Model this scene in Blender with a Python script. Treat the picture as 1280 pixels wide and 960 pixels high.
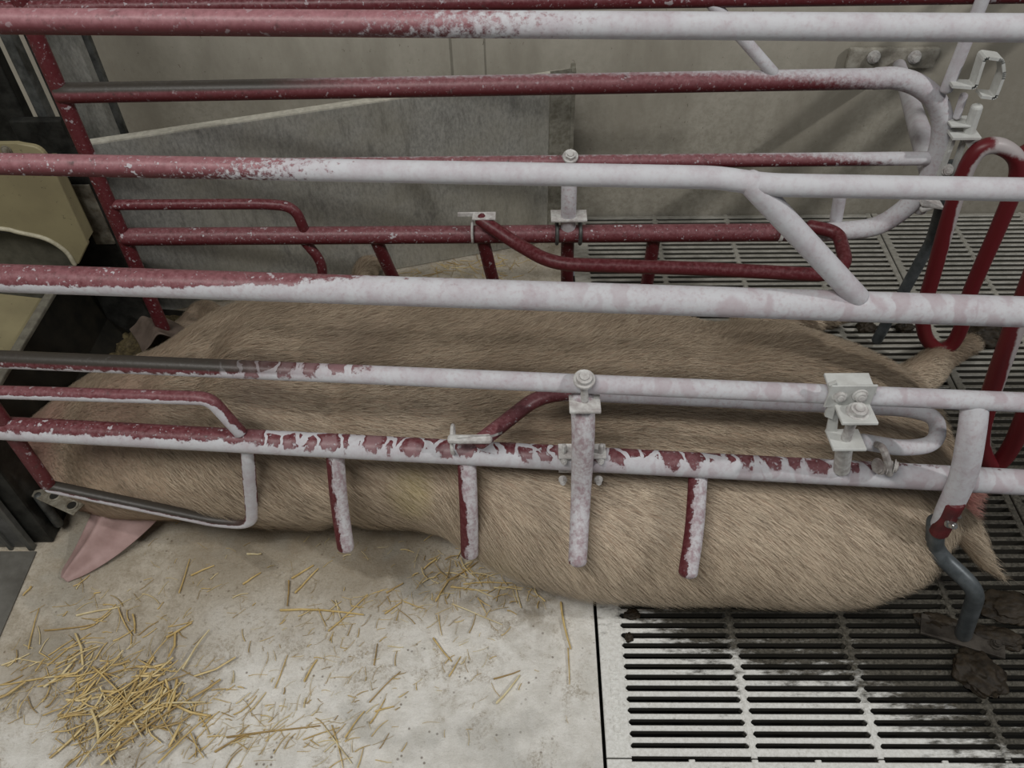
import bpy, bmesh, math, random
import numpy as np
from mathutils import Vector, Matrix, noise as mnoise

for o in list(bpy.data.objects): bpy.data.objects.remove(o, do_unlink=True)
S = bpy.context.scene
C = S.collection
random.seed(7); rng = np.random.default_rng(7)

# ------------------------------------------------------------------ camera
F_PX = 1031.0; H = 1.5
def _d(px, py):
    v = np.array([px-640., py-480., F_PX]); return v/np.linalg.norm(v)
_Y = _d(655, -610); _Z = -_d(664, 1455)
_Z = _Z-_Z.dot(_Y)*_Y; _Z /= np.linalg.norm(_Z); _X = np.cross(_Y, _Z)
RW = np.stack([_X, _Y, _Z])                        # camera frame (x right, y down, z forward) -> world
cam_d = bpy.data.cameras.new('camera'); cam = bpy.data.objects.new('camera', cam_d); C.objects.link(cam)
cx, cy, cz = RW[:, 0], -RW[:, 1], -RW[:, 2]
cam.matrix_world = Matrix(((cx[0], cy[0], cz[0], 0), (cx[1], cy[1], cz[1], 0), (cx[2], cy[2], cz[2], H), (0, 0, 0, 1)))
cam_d.sensor_fit = 'HORIZONTAL'; cam_d.sensor_width = 36.0; cam_d.lens = 36.0*F_PX/1280.0
cam_d.clip_start = .02; cam_d.clip_end = 50
S.camera = cam

# ------------------------------------------------------------------ light
S.view_settings.view_transform = 'Standard'; S.view_settings.look = 'None'
S.view_settings.gamma = 1; S.view_settings.use_curve_mapping = False
S.view_settings.exposure = -.42
W = bpy.data.worlds.new('barn_ambient'); S.world = W; W.use_nodes = True
W.node_tree.nodes['Background'].inputs[0].default_value = (.86, .93, 1.0, 1)
W.node_tree.nodes['Background'].inputs[1].default_value = .13
def area(name, loc, target, sx, sy, power, col=(1, 1, 1)):
    l = bpy.data.lights.new(name, 'AREA'); l.shape = 'RECTANGLE'; l.size = sx; l.size_y = sy
    l.energy = power; l.color = col
    o = bpy.data.objects.new(name, l); C.objects.link(o); o.location = loc
    o.rotation_euler = (Vector(target)-Vector(loc)).to_track_quat('-Z', 'Y').to_euler()
    return o
area('ceiling_tube_lamp', (-1.2, -.7, 3.8), (-.2, 1.0, 0), 2.6, .5, 118, (1, .985, .95))
area('ceiling_bulb_lamp', (3.95, -.6, 4.0), (.8, 1.8, .2), .16, .16, 120, (1, .985, .96))

# ------------------------------------------------------------------ unproject helpers onto real planes
def _ray(px, py): return RW @ np.array([(px-640)/F_PX, (py-480)/F_PX, 1.0])
def aZ(px, py, z): r = _ray(px, py); t = (z-H)/r[2]; return Vector((r[0]*t, r[1]*t, H+r[2]*t))
def aY(px, py, Y): r = _ray(px, py); t = Y/r[1]; return Vector((r[0]*t, r[1]*t, H+r[2]*t))
def aX(px, py, X): r = _ray(px, py); t = X/r[0]; return Vector((r[0]*t, r[1]*t, H+r[2]*t))
K = .07; NY = .865; FY = 1.5
def aN(px, py, off=0.):                            # on the near side panel's plane (off = towards the sow)
    r = _ray(px, py); t = (NY+off)/(r[1]+K*r[0]); return Vector((r[0]*t, r[1]*t, H+r[2]*t))
def aF(px, py, off=0.): return aY(px, py, FY+off)

# ------------------------------------------------------------------ node helpers
class NT:
    def __init__(s, name, rough=.6, spec=.3, metal=0.):
        s.m = bpy.data.materials.new(name); s.m.use_nodes = True; s.t = s.m.node_tree
        s.b = s.t.nodes['Principled BSDF']
        s.b.inputs['Roughness'].default_value = rough; s.b.inputs['Metallic'].default_value = metal
        s.b.inputs['Specular IOR Level'].default_value = spec
        s.g = s.t.nodes.new('ShaderNodeNewGeometry')
    def n(s, ty, **kw):
        x = s.t.nodes.new(ty)
        for k, v in kw.items(): setattr(x, k, v)
        return x
    def l(s, a, b): s.t.links.new(a, b)
    def pos(s): return s.g.outputs['Position']
    def scaled(s, v, sc, loc=(0, 0, 0), rot=(0, 0, 0)):
        x = s.n('ShaderNodeMapping'); s.l(v, x.inputs['Vector']); x.inputs['Scale'].default_value = sc
        x.inputs['Location'].default_value = loc; x.inputs['Rotation'].default_value = rot; return x.outputs[0]
    def noise(s, v, scale, detail=4, rough=.55, dist=0.):
        x = s.n('ShaderNodeTexNoise'); s.l(v, x.inputs['Vector']); x.inputs['Scale'].default_value = scale
        x.inputs['Detail'].default_value = detail; x.inputs['Roughness'].default_value = rough
        x.inputs['Distortion'].default_value = dist; return x.outputs['Fac']
    def vor(s, v, scale, feat='F1'):
        x = s.n('ShaderNodeTexVoronoi', feature=feat); s.l(v, x.inputs['Vector']); x.inputs['Scale'].default_value = scale
        return x.outputs['Distance']
    def math(s, op, a, b=None, c=None):
        x = s.n('ShaderNodeMath', operation=op)
        for i, q in enumerate((a, b, c)):
            if q is None: continue
            if isinstance(q, (int, float)): x.inputs[i].default_value = q
            else: s.l(q, x.inputs[i])
        return x.outputs[0]
    def ramp(s, v, a, b, lo=0., hi=1.):             # smoothstep-like map
        x = s.n('ShaderNodeMapRange', interpolation_type='SMOOTHSTEP'); s.l(v, x.inputs[0])
        x.inputs[1].default_value = a; x.inputs[2].default_value = b
        x.inputs[3].default_value = lo; x.inputs[4].default_value = hi
        if a > b:
            x.inputs[1].default_value = b; x.inputs[2].default_value = a
            x.inputs[3].default_value = hi; x.inputs[4].default_value = lo
        return x.outputs[0]
    def mix(s, f, a, b, mode='MIX'):
        x = s.n('ShaderNodeMix', data_type='RGBA', blend_type=mode)
        for sock, q in ((x.inputs[0], f), (x.inputs[6], a), (x.inputs[7], b)):
            if isinstance(q, (int, float)): sock.default_value = q
            elif isinstance(q, tuple): sock.default_value = (*q[:3], 1)
            else: s.l(q, sock)
        return x.outputs[2]
    def xyz(s, v):
        x = s.n('ShaderNodeSeparateXYZ'); s.l(v, x.inputs[0]); return x.outputs
    def near(s, p, r0, r1):                         # 1 inside r0, 0 outside r1 of a world point
        x = s.n('ShaderNodeVectorMath', operation='DISTANCE'); s.l(s.pos(), x.inputs[0]); x.inputs[1].default_value = p
        return s.ramp(x.outputs['Value'], r1, r0, 0., 1.) if False else s.ramp(x.outputs['Value'], r0, r1, 1., 0.)
    def col(s, c): s.l(c, s.b.inputs['Base Color']) if not isinstance(c, tuple) else setattr(s.b.inputs['Base Color'], 'default_value', (*c, 1))
    def bump(s, h, strength=.3, dist=.002):
        x = s.n('ShaderNodeBump'); x.inputs['Strength'].default_value = strength; x.inputs['Distance'].default_value = dist
        s.l(h, x.inputs['Height']); s.l(x.outputs[0], s.b.inputs['Normal'])
    def rough(s, v): s.l(v, s.b.inputs['Roughness'])

WHITE = (.555, .555, .58); RED = (.090, .012, .016); PINK = (.42, .21, .23)
def paint(name, x0=-9, x1=-8, low=0., dust=.3, rings=None, fade=None, soot=None, tint=.35, speck=.5, amp=1.3, fine=38, soft=.06, fo=.12):
    """old red paint under a white lime coat: x0..x1 where the coat closes along the bar, low = coat on the underside,
    rings = (xa, xb) span with run marks, soot = x up to which the top is rubbed black"""
    m = NT(name, .55, .35); P = m.pos(); x, y, z = m.xyz(P)
    nz = m.xyz(m.g.outputs['Normal'])[2]; ny = m.xyz(m.g.outputs['Normal'])[1]
    n1 = m.noise(P, fine, 6, .7); n2 = m.noise(P, 140, 4, .6); n3 = m.noise(P, 9, 3)
    base = m.ramp(x, x0, x1, 0., 1.)
    v = m.math('ADD', m.math('MULTIPLY', base, 1.15), m.math('MULTIPLY', m.math('SUBTRACT', n1, .5), amp))
    face = m.math('ADD', m.math('MULTIPLY', nz, -.55), m.math('MULTIPLY', ny, -.45))
    v = m.math('ADD', v, m.math('MULTIPLY', m.math('MULTIPLY', m.math('SUBTRACT', face, fo if low > 0 else 0.), low), m.ramp(x, x0, x1, 1., .12 if x0 > -5 and x1 < 5 else 1.)))
    if rings:
        w = m.noise(P, 30, 2)
        q = m.n('ShaderNodeVectorMath', operation='ADD'); m.l(m.scaled(P, (30, 11, 11)), q.inputs[0])
        cmb = m.n('ShaderNodeCombineXYZ'); m.l(w, cmb.inputs[0]); m.l(cmb.outputs[0], q.inputs[1])
        e = m.vor(q.outputs[0], 1, 'DISTANCE_TO_EDGE')
        inr = m.math('MULTIPLY', m.ramp(x, rings[0], rings[0]+.1), m.ramp(x, rings[1], rings[1]+.1, 1., 0.))
        e = m.math('ADD', e, m.math('MULTIPLY', m.math('SUBTRACT', n1, .5), .12))
        line = m.ramp(e, .03, .10, 1., 0.)
        v = m.math('MAXIMUM', v, m.math('MULTIPLY', m.math('MULTIPLY', line, inr), 1.2))
        cell = m.math('MULTIPLY', m.ramp(e, .14, .24), inr)
        v = m.math('SUBTRACT', v, m.math('MULTIPLY', cell, .30))
        ghost = m.math('MULTIPLY', m.ramp(e, .12, .22), m.ramp(x, rings[0], rings[1]))
    mask = m.ramp(v, .5-soft, .5+soft); cellc = m.math('MULTIPLY', cell, m.ramp(x, .02, .14, .62, .18)) if rings else None
    fl = m.math('MAXIMUM', m.ramp(m.noise(P, 75, 2, .5), .66, .70), m.math('MULTIPLY', m.ramp(m.noise(P, 190, 3, .6), .62, .68), .6))          # stray drops
    mask = m.math('MAXIMUM', mask, m.math('MULTIPLY', fl, speck))
    top = m.ramp(nz, -.35, .75)
    red = m.mix(m.math('MULTIPLY', top, m.math('ADD', dust, m.math('MULTIPLY', m.math('SUBTRACT', n2, .5), .8))), RED, PINK)
    red = m.mix(m.ramp(m.noise(P, 60, 5, .7), .55, .8), red, (.05, .03, .028))
    if rings: red = m.mix(cellc, red, (.30, .19, .20))
    if soot is not None:
        s = m.math('MULTIPLY', m.ramp(nz, .25, .6), m.ramp(x, soot, soot+.25, 1., 0.))
        red = m.mix(s, red, (.04, .034, .028)); mask = m.math('MULTIPLY', mask, m.math('SUBTRACT', 1., m.math('MULTIPLY', s, .92)))
    wh = m.mix(m.ramp(m.noise(m.scaled(P, (1, 1, 1)), 22, 5, .7), .38, .72), WHITE, (.47, .43, .46))
    wh = m.mix(m.math('MULTIPLY', m.ramp(n2, .45, .8), tint), wh, (.36, .24, .26))
    if rings: wh = m.mix(m.math('MULTIPLY', ghost, .6), wh, (.40, .32, .345))
    m.col(m.mix(mask, red, wh))
    m.rough(m.ramp(mask, 0, 1, .42, .8))
    m.bump(m.math('ADD', m.math('MULTIPLY', mask, .6), m.math('MULTIPLY', n2, .5)), .55, .0012)
    return m.m

def plain(name, a, b, sc=30, rough=.6, metal=0., bump=.3, spec=.3):
    m = NT(name, rough, spec, metal); n = m.noise(m.pos(), sc, 6, .65)
    m.col(m.mix(m.ramp(n, .3, .7), a, b)); m.bump(n, bump, .002); return m.m

# ------------------------------------------------------------------ object helpers
def link(name, me, mat=None, parent=None):
    o = bpy.data.objects.new(name, me); C.objects.link(o)
    if mat: me.materials.append(mat)
    if parent: o.parent = parent; o.matrix_parent_inverse = parent.matrix_world.inverted() if False else Matrix.Translation(-parent.location)
    return o
def thing(name, label, cat, loc=(0, 0, 0), group=None):
    o = bpy.data.objects.new(name, None); C.objects.link(o); o.location = loc; o.empty_display_size = .05
    o['label'] = label; o['category'] = cat
    if group: o['group'] = group
    return o
def tag(o, label, cat, group=None):
    o['label'] = label; o['category'] = cat
    if group: o['group'] = group
    return o
def struct(o): o['kind'] = 'structure'; return o
def recenter(o, loc):
    """top-level mesh: move its origin to loc"""
    o.data.transform(Matrix.Translation(-Vector(loc))); o.location = loc; return o
def bm_obj(name, bm, mat=None, parent=None, smooth=False):
    me = bpy.data.meshes.new(name); bmesh.ops.recalc_face_normals(bm, faces=bm.faces); bm.to_mesh(me); bm.free()
    if smooth:
        for p in me.polygons: p.use_smooth = True
    return link(name, me, mat, parent)

def spline(pts, n=10):
    """Catmull-Rom through points"""
    P = [Vector(p) for p in pts]; P = [P[0]*2-P[1]]+P+[P[-1]*2-P[-2]]; out = []
    for i in range(1, len(P)-2):
        a, b, c, d = P[i-1:i+3]
        for k in range(n):
            t = k/n
            out.append(.5*((2*b)+(c-a)*t+(2*a-5*b+4*c-d)*t*t+(3*b-a-3*c+d)*t**3))
    return out+[P[-2]]
def fillet(pts, r, n=8):
    """polyline with rounded corners; r scalar or list for inner corners"""
    P = [Vector(p) for p in pts]; out = [P[0]]
    for i in range(1, len(P)-1):
        ri = r[i-1] if isinstance(r, (list, tuple)) else r
        a, b, c = P[i-1], P[i], P[i+1]; u = (a-b); v = (c-b)
        d = min(ri, u.length*.49, v.length*.49)
        p0 = b+u.normalized()*d; p1 = b+v.normalized()*d
        for k in range(n+1):
            t = k/n; out.append((1-t)**2*p0+2*t*(1-t)*b+t*t*p1)
    return out+[P[-1]]
def tube_bm(bm, path, r, seg=20, cap=True, flat=None, up=None, dense=.03, closed=False):
    """sweep a round (or oval) section; r scalar or function of 0..1; flat = (ry/rx ratio) with rx along up-cross"""
    P = [Vector(p) for p in path]
    Q = [P[0]]
    for a, b in zip(P, P[1:]):
        L = (b-a).length
        if L < 1e-6: continue
        k = max(1, int(L/dense))
        for i in range(1, k+1): Q.append(a.lerp(b, i/k))
    P = Q; N = len(P)
    L = [0]
    for a, b in zip(P, P[1:]): L.append(L[-1]+(b-a).length)
    T = []
    for i in range(N):
        a = P[max(0, i-1)]; b = P[min(N-1, i+1)]
        if closed: a = P[(i-2) % (N-1)] if i == 0 else P[i-1]; b = P[1] if i == N-1 else P[i+1]
        T.append((b-a).normalized())
    u = Vector(up) if up else (Vector((0, 0, 1)) if abs(T[0].z) < .9 else Vector((1, 0, 0)))
    u = (u-u.dot(T[0])*T[0]).normalized(); rings = []
    secs = []
    for i in range(N):
        if i: u = (u-u.dot(T[i])*T[i]).normalized()
        w = T[i].cross(u); secs.append((P[i], u.copy(), w, r(L[i]/L[-1]) if callable(r) else r, T[i]))
    if cap and not closed:
        pre = []; post = []
        for k in range(3, 0, -1):
            a = k/3*math.pi/2*.93
            p, u0, w0, r0, t0 = secs[0]; pre.append((p-t0*r0*math.sin(a)*.6, u0, w0, r0*math.cos(a), t0))
        for k in range(1, 4):
            a = k/3*math.pi/2*.93
            p, u0, w0, r0, t0 = secs[-1]; post.append((p+t0*r0*math.sin(a)*.6, u0, w0, r0*math.cos(a), t0))
        secs = pre+secs+post
    fl = flat or 1.
    for p, u0, w0, r0, t0 in secs:
        rings.append([bm.verts.new(p+r0*(u0*math.cos(2*math.pi*j/seg)+w0*fl*math.sin(2*math.pi*j/seg))) for j in range(seg)])
    for a, b in zip(rings, rings[1:]):
        for j in range(seg): bm.faces.new((a[j], a[(j+1) % seg], b[(j+1) % seg], b[j]))
    if closed: pass
    else:
        bm.faces.new(rings[0][::-1]); bm.faces.new(rings[-1])
def tube(name, path, r, mat, parent=None, **kw):
    bm = bmesh.new(); tube_bm(bm, path, r, **kw); return bm_obj(name, bm, mat, parent, True)
def box_bm(bm, c, s, rot=None, bev=0.):
    r = bmesh.ops.create_cube(bm, size=1.)
    vs = r['verts']; bmesh.ops.scale(bm, vec=s, verts=vs)
    if bev:
        es = list({e for v in vs for e in v.link_edges})
        g = bmesh.ops.bevel(bm, geom=es, offset=bev, segments=2, affect='EDGES', profile=.6)
        vs = list({v for f in g['faces'] for v in f.verts} | {v for v in vs if v.is_valid})
    if rot is not None: bmesh.ops.rotate(bm, cent=(0, 0, 0), matrix=rot, verts=vs)
    bmesh.ops.translate(bm, vec=c, verts=vs)
    return vs
def prism_bm(bm, pts, depth):
    """extrude a planar polygon (3D points) by a vector"""
    a = [bm.verts.new(p) for p in pts]; b = [bm.verts.new(Vector(p)+Vector(depth)) for p in pts]
    bm.faces.new(a); bm.faces.new(b[::-1]); n = len(a)
    for i in range(n): bm.faces.new((a[i], b[i], b[(i+1) % n], a[(i+1) % n]))
def bevel_mod(o, w, seg=2):
    md = o.modifiers.new('bevel', 'BEVEL'); md.width = w; md.segments = seg; md.limit_method = 'ANGLE'; return o
def bolt_bm(bm, c, axis, r, h, hexa=True):
    """washer, hex head and dome along axis"""
    ax = Vector(axis).normalized(); q = ax.to_track_quat('Z', 'Y').to_matrix()
    def cyl(z0, z1, rr, seg):
        g = bmesh.ops.create_cone(bm, cap_ends=True, segments=seg, radius1=rr, radius2=rr*.96, depth=z1-z0)
        vs = g['verts']; bmesh.ops.translate(bm, vec=(0, 0, (z0+z1)/2), verts=vs)
        bmesh.ops.rotate(bm, cent=(0, 0, 0), matrix=q, verts=vs); bmesh.ops.translate(bm, vec=c, verts=vs)
    cyl(0, h*.25, r*1.35, 20); cyl(h*.25, h*.8, r, 6 if hexa else 20); cyl(h*.8, h, r*.6, 12)

# ------------------------------------------------------------------ the setting
SEAM = .131
def floor_layer():
    m = NT('limed_concrete', .8, .2); P = m.pos(); x, y, z = m.xyz(P)
    n1 = m.noise(P, 3.5, 5, .6); n2 = m.noise(P, 22, 6, .7); n3 = m.noise(P, 170, 6, .8)
    dirty = m.ramp(m.math('ADD', m.math('ADD', y, m.math('MULTIPLY', n1, .5)), m.math('MULTIPLY', x, -.32)), 1.02, 1.30)
    white = m.mix(m.ramp(n2, .35, .7), (.92, .90, .85), (.74, .715, .655))
    brown = m.mix(m.ramp(m.math('ADD', m.math('MULTIPLY', n2, .6), m.math('MULTIPLY', n3, .4)), .38, .6), (.40, .345, .265), (.60, .545, .455))
    c = m.mix(dirty, white, brown)
    pit = m.ramp(m.noise(m.scaled(P, (1, 1, 1), (1, 4, 2)), 85, 5, .75), .52, .66)
    c = m.mix(m.math('MULTIPLY', pit, m.ramp(dirty, 0, .6, .12, .55)), c, (.30, .25, .18))
    blot = m.math('MULTIPLY', m.ramp(m.noise(P, 9, 6, .75, .6), .50, .64), m.ramp(n3, .40, .6))
    c = m.mix(m.math('MULTIPLY', blot, .8), c, (.36, .295, .205))
    sp = m.math('MULTIPLY', m.ramp(m.vor(P, 62), .20, .08), m.ramp(m.noise(P, 12, 2), .5, .6))
    c = m.mix(m.math('MULTIPLY', sp, .75), c, (.16, .12, .085))
    for q_, r0_, r1_, k_ in ((aZ(170, 880, 0), .05, .22, .55), (aZ(580, 735, 0), .02, .14, .6), (aZ(60, 840, 0), .02, .14, .4), (aZ(480, 690, 0), .03, .20, .85), (aZ(300, 665, 0), .05, .20, .8), (aZ(380, 660, 0), .03, .12, .7), (aZ(660, 745, 0), .02, .12, .8), (aZ(120, 680, 0), .05, .15, .5)):
        c = m.mix(m.math('MULTIPLY', m.math('MULTIPLY', m.near(q_, r0_, r1_), m.ramp(n2, .35, .6, .4, 1.)), k_), c, (.26, .21, .145))  # dirt patches; beside the sow also painted deeper as her contact shadow
    puddle = m.ramp(m.noise(m.scaled(P, (1, 1, 1), (3, 7, 0)), 4.2, 3), .58, .66)
    c = m.mix(m.math('MULTIPLY', puddle, .35), c, (.36, .35, .31))
    m.col(c); m.rough(m.ramp(dirty, 0, 1, .85, .55)); m.bump(m.math('ADD', n3, m.math('MULTIPLY', n2, .8)), .8, .005)
    return m.m
M_floor = floor_layer()
bm = bmesh.new(); box_bm(bm, ((-2.2+SEAM)/2, .98, -.06), (SEAM+2.2-.004, 3.16, .12), bev=.003)
struct(bm_obj('floor', bm, M_floor))
pm = plain('slurry', (.006, .006, .005), (.015, .013, .01), 5, .5)
bm = bmesh.new(); box_bm(bm, (1.4, .98, -.62), (2.6, 3.2, .04)); struct(bm_obj('floor', bm, pm))

def wall_mat():
    m = NT('painted_panel_wall', .75, .2); P = m.pos(); x, y, z = m.xyz(P)
    n1 = m.noise(m.scaled(P, (1, 1, .35)), 5, 6, .65); n2 = m.noise(P, 60, 5, .7)
    c = m.mix(m.ramp(n1, .3, .7), (.48, .45, .385), (.32, .295, .245))
    lowd = m.ramp(m.math('ADD', z, m.math('MULTIPLY', n1, .5)), .35, .95, .75, 0.)
    c = m.mix(m.math('MULTIPLY', lowd, m.ramp(n2, .3, .75)), c, (.27, .25, .20))
    sp = m.ramp(m.noise(m.scaled(P, (1, 1, .5)), 120, 3, .7), .66, .74)
    c = m.mix(m.math('MULTIPLY', sp, .7), c, (.12, .105, .075))
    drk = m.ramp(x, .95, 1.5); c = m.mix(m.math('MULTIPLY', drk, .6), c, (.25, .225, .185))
    seam = m.math('ADD', m.ramp(m.math('ABSOLUTE', m.math('SUBTRACT', x, -.2)), .002, .005, 1., 0.), m.ramp(m.math('ABSOLUTE', m.math('SUBTRACT', x, -.11)), .001, .004, 1., 0.))
    c = m.mix(m.math('MULTIPLY', seam, .5), c, (.08, .075, .055))
    m.col(c); m.bump(m.math('SUBTRACT', m.math('MULTIPLY', n2, .4), m.math('MULTIPLY', seam, 1.)), .3, .003); return m.m
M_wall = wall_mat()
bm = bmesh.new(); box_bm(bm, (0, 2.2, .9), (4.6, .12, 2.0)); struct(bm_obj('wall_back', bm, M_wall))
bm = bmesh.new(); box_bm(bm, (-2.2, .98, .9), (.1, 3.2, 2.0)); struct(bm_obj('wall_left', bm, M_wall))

# ------------------------------------------------------------------ slatted cast iron floor
def slat_mat():
    m = NT('limed_cast_iron', .6, .35); P = m.pos(); x, y, z = m.xyz(P)
    n1 = m.noise(P, 4, 5, .6); n2 = m.noise(m.scaled(P, (1, 3, 1)), 30, 6, .7); n3 = m.noise(P, 150, 4, .7)
    clean = m.mix(m.ramp(n3, .3, .75), (.80, .80, .77), (.60, .59, .55))
    dirt = m.mix(m.ramp(n3, .3, .7), (.035, .032, .025), (.12, .11, .09))
    s = m.math('ADD', m.math('ADD', y, m.math('MULTIPLY', x, .42)), m.math('MULTIPLY', m.math('SUBTRACT', n1, .5), .45))
    s = m.math('ADD', s, m.math('MULTIPLY', m.math('SUBTRACT', n2, .5), .40))
    d = m.ramp(s, .80, .93)
    far = m.ramp(y, 1.36, 1.52)
    grey = m.mix(m.ramp(n2, .3, .7), (.26, .25, .215), (.42, .405, .36))
    dirt = m.mix(m.math('MULTIPLY', far, m.ramp(x, 1.6, .4, 1., 1.)), dirt, grey)
    side = m.ramp(m.xyz(m.g.outputs['Normal'])[2], .75, .25)
    c = m.mix(d, clean, dirt); 
    rust = m.ramp(m.noise(P, 45, 5, .7), .6, .72); c = m.mix(m.math('MULTIPLY', rust, .45), c, (.12, .09, .06))
    c = m.mix(m.ramp(z, -.002, -.007), c, (.06, .055, .045))   # slot sides painted darker with depth, standing in for shade
    m.col(c); m.rough(m.ramp(d, 0, 1, .7, .38)); m.bump(n3, .5, .0015); return m.m
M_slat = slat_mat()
PIT = .0209
def grate(x0, x1, y0, y1, unit, border, label, first=None):
    bm = bmesh.new()
    def bar(a, b, wd, h=.022, axis=0):
        # chamfered, slightly tapering bar with its top at z=0
        prof = [(-wd/2, -.0015), (-wd/2+.0015, 0), (wd/2-.0015, 0), (wd/2, -.0015), (wd/2-.0025, -h), (-wd/2+.0025, -h)]
        A = []; B = []
        for p, q in prof:
            if axis == 1 and q < -.01: q = -h
            if axis == 0: A.append(bm.verts.new((a[0], a[1]+p, q-.0005))); B.append(bm.verts.new((b[0], a[1]+p, q-.0005)))
            else: A.append(bm.verts.new((a[0]+p, a[1], q))); B.append(bm.verts.new((a[0]+p, b[1], q)))
        bm.faces.new(A); bm.faces.new(B[::-1])
        for i in range(6): bm.faces.new((A[i], B[i], B[(i+1) % 6], A[(i+1) % 6]))
    n = max(1, round((y1-y0)/PIT)); pitch = (y1-y0)/n
    for i in range(n): bar((x0+border-.010, y0+pitch*(i+.5)), (x1-.002, 0), pitch*.465+(.0 if 0 < i < n-1 else .004))
    bar((x0+border/2, y0+.0005), (0, y1-.0005), border-.002, .024, 1)
    k = 1
    while x0+border-.006+unit*k < x1-.02:
        bar((x0+border-.006+unit*k, y0+.0005), (0, y1-.0005), .011, .024, 1)
        # corner fillets of the slots
        k += 1
    bar((x1-.008, y0+.0005), (0, y1-.0005), .015, .024, 1)
    xs = [x0+border-.001]+[x0+border-.006+unit*q for q in range(1, k)]
    for q, xx in enumerate(xs):
        for i in range(n-1):
            yy = y0+pitch*(i+1); hw = pitch*.267
            for sx in ((-1, 1) if q else (1,)):
                for sy in (-1, 1):
                    xa = xx+sx*(.0055 if q else .0); r = .0042
                    a = [(xa, yy+sy*hw), (xa+sx*r, yy+sy*hw), (xa+sx*r*.3, yy+sy*(hw-r*.7+.0005)), (xa, yy+sy*(hw-r))]
                    vs = [bm.verts.new((p[0], p[1], -.0011)) for p in a]; vb = [bm.verts.new((p[0], p[1], -.018)) for p in a]
                    bm.faces.new(vs)
                    for w in range(4): bm.faces.new((vs[w], vs[(w+1) % 4], vb[(w+1) % 4], vb[w]))
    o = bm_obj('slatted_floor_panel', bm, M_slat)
    recenter(o, ((x0+x1)/2, (y0+y1)/2, 0))
    tag(o, label, 'floor grate', 'cast iron slatted floor panels'); return o
X1 = SEAM+.05+.2188*4
Ys = [.5175, .5175+PIT*29, .5175+PIT*29*2, 2.136]
main_g = None
for j in range(3):
    lab = [('white limed slatted grate with cast lettering, beside the concrete in the foreground', 'right-hand foreground slatted grate under the foot plate and the largest dung clump'),
           ('dark wet slatted grate lying under the sow hindquarters', 'dark slatted grate right of the sow rump under the rear guard loops'),
           ('grey slatted grate against the back wall beyond the far crate side', 'grey slatted grate in the far right corner below the back wall')][j]
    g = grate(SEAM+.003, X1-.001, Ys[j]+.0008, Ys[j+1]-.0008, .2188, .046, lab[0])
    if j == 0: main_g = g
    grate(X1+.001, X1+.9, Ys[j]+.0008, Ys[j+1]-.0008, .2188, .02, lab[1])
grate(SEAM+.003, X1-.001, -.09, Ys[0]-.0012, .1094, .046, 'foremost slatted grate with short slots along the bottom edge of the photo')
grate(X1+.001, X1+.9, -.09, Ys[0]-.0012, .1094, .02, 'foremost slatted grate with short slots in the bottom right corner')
# cast lettering on the flange of the first grate
tc = bpy.data.curves.new('cast_lettering', 'FONT'); tc.body = 'HOG SLAT INC'; tc.size = .021; tc.extrude = .0010; tc.bevel_depth = .0002
to = bpy.data.objects.new('tmp', tc); C.objects.link(to); bpy.context.view_layer.update()
tm = bpy.data.meshes.new_from_object(to.evaluated_get(bpy.context.evaluated_depsgraph_get())); bpy.data.objects.remove(to)
tm.transform(Matrix.Translation((.166, .545, .0002)) @ Matrix.Rotation(math.pi/2, 4, 'Z'))
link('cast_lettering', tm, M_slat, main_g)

# ------------------------------------------------------------------ crate side panels
M_bolt = plain('limed_steel_fitting', (.62, .62, .60), (.36, .33, .32), 60, .7, 0, .4)
M_galv = NT('galvanised_steel', .5, .4, .35)
_p = M_galv.pos(); _a = M_galv.noise(M_galv.scaled(_p, (1, 1, .45)), 150, 5, .75); _b = M_galv.noise(_p, 5, 4); _c = M_galv.noise(M_galv.scaled(_p, (1, 1, .2)), 26, 5, .7)
_k = M_galv.mix(M_galv.ramp(_a, .3, .7), (.30, .30, .28), (.52, .515, .48))
_k = M_galv.mix(M_galv.math('MULTIPLY', M_galv.ramp(_b, .35, .7), .6), _k, (.40, .38, .31))
_k = M_galv.mix(M_galv.math('MULTIPLY', M_galv.ramp(_c, .50, .72), .4), _k, (.09, .09, .08))
M_galv.col(_k); M_galv.bump(_a, .25, .001); M_galv = M_galv.m
M_dgalv = plain('dull_dark_steel', (.05, .052, .05), (.13, .135, .13), 40, .5, .5, .3)
M_zinc = plain('bare_zinc_tube', (.07, .08, .085), (.14, .155, .165), 30, .4, .4, .2)
M_rust = plain('grimy_steel_strap', (.30, .28, .23), (.12, .10, .07), 45, .6, .3, .6)
M_chrome = plain('bright_bolt_steel', (.55, .55, .54), (.3, .3, .29), 50, .3, .9, .3)

def linemap(fn, a, b, x0, x1, n=2):
    A = fn(*a); B = fn(*b); out = []
    for i in range(n):
        x = x0+(x1-x0)*i/(n-1); t = (x-A.x)/(B.x-A.x); out.append(A.lerp(B, t))
    return out
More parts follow.
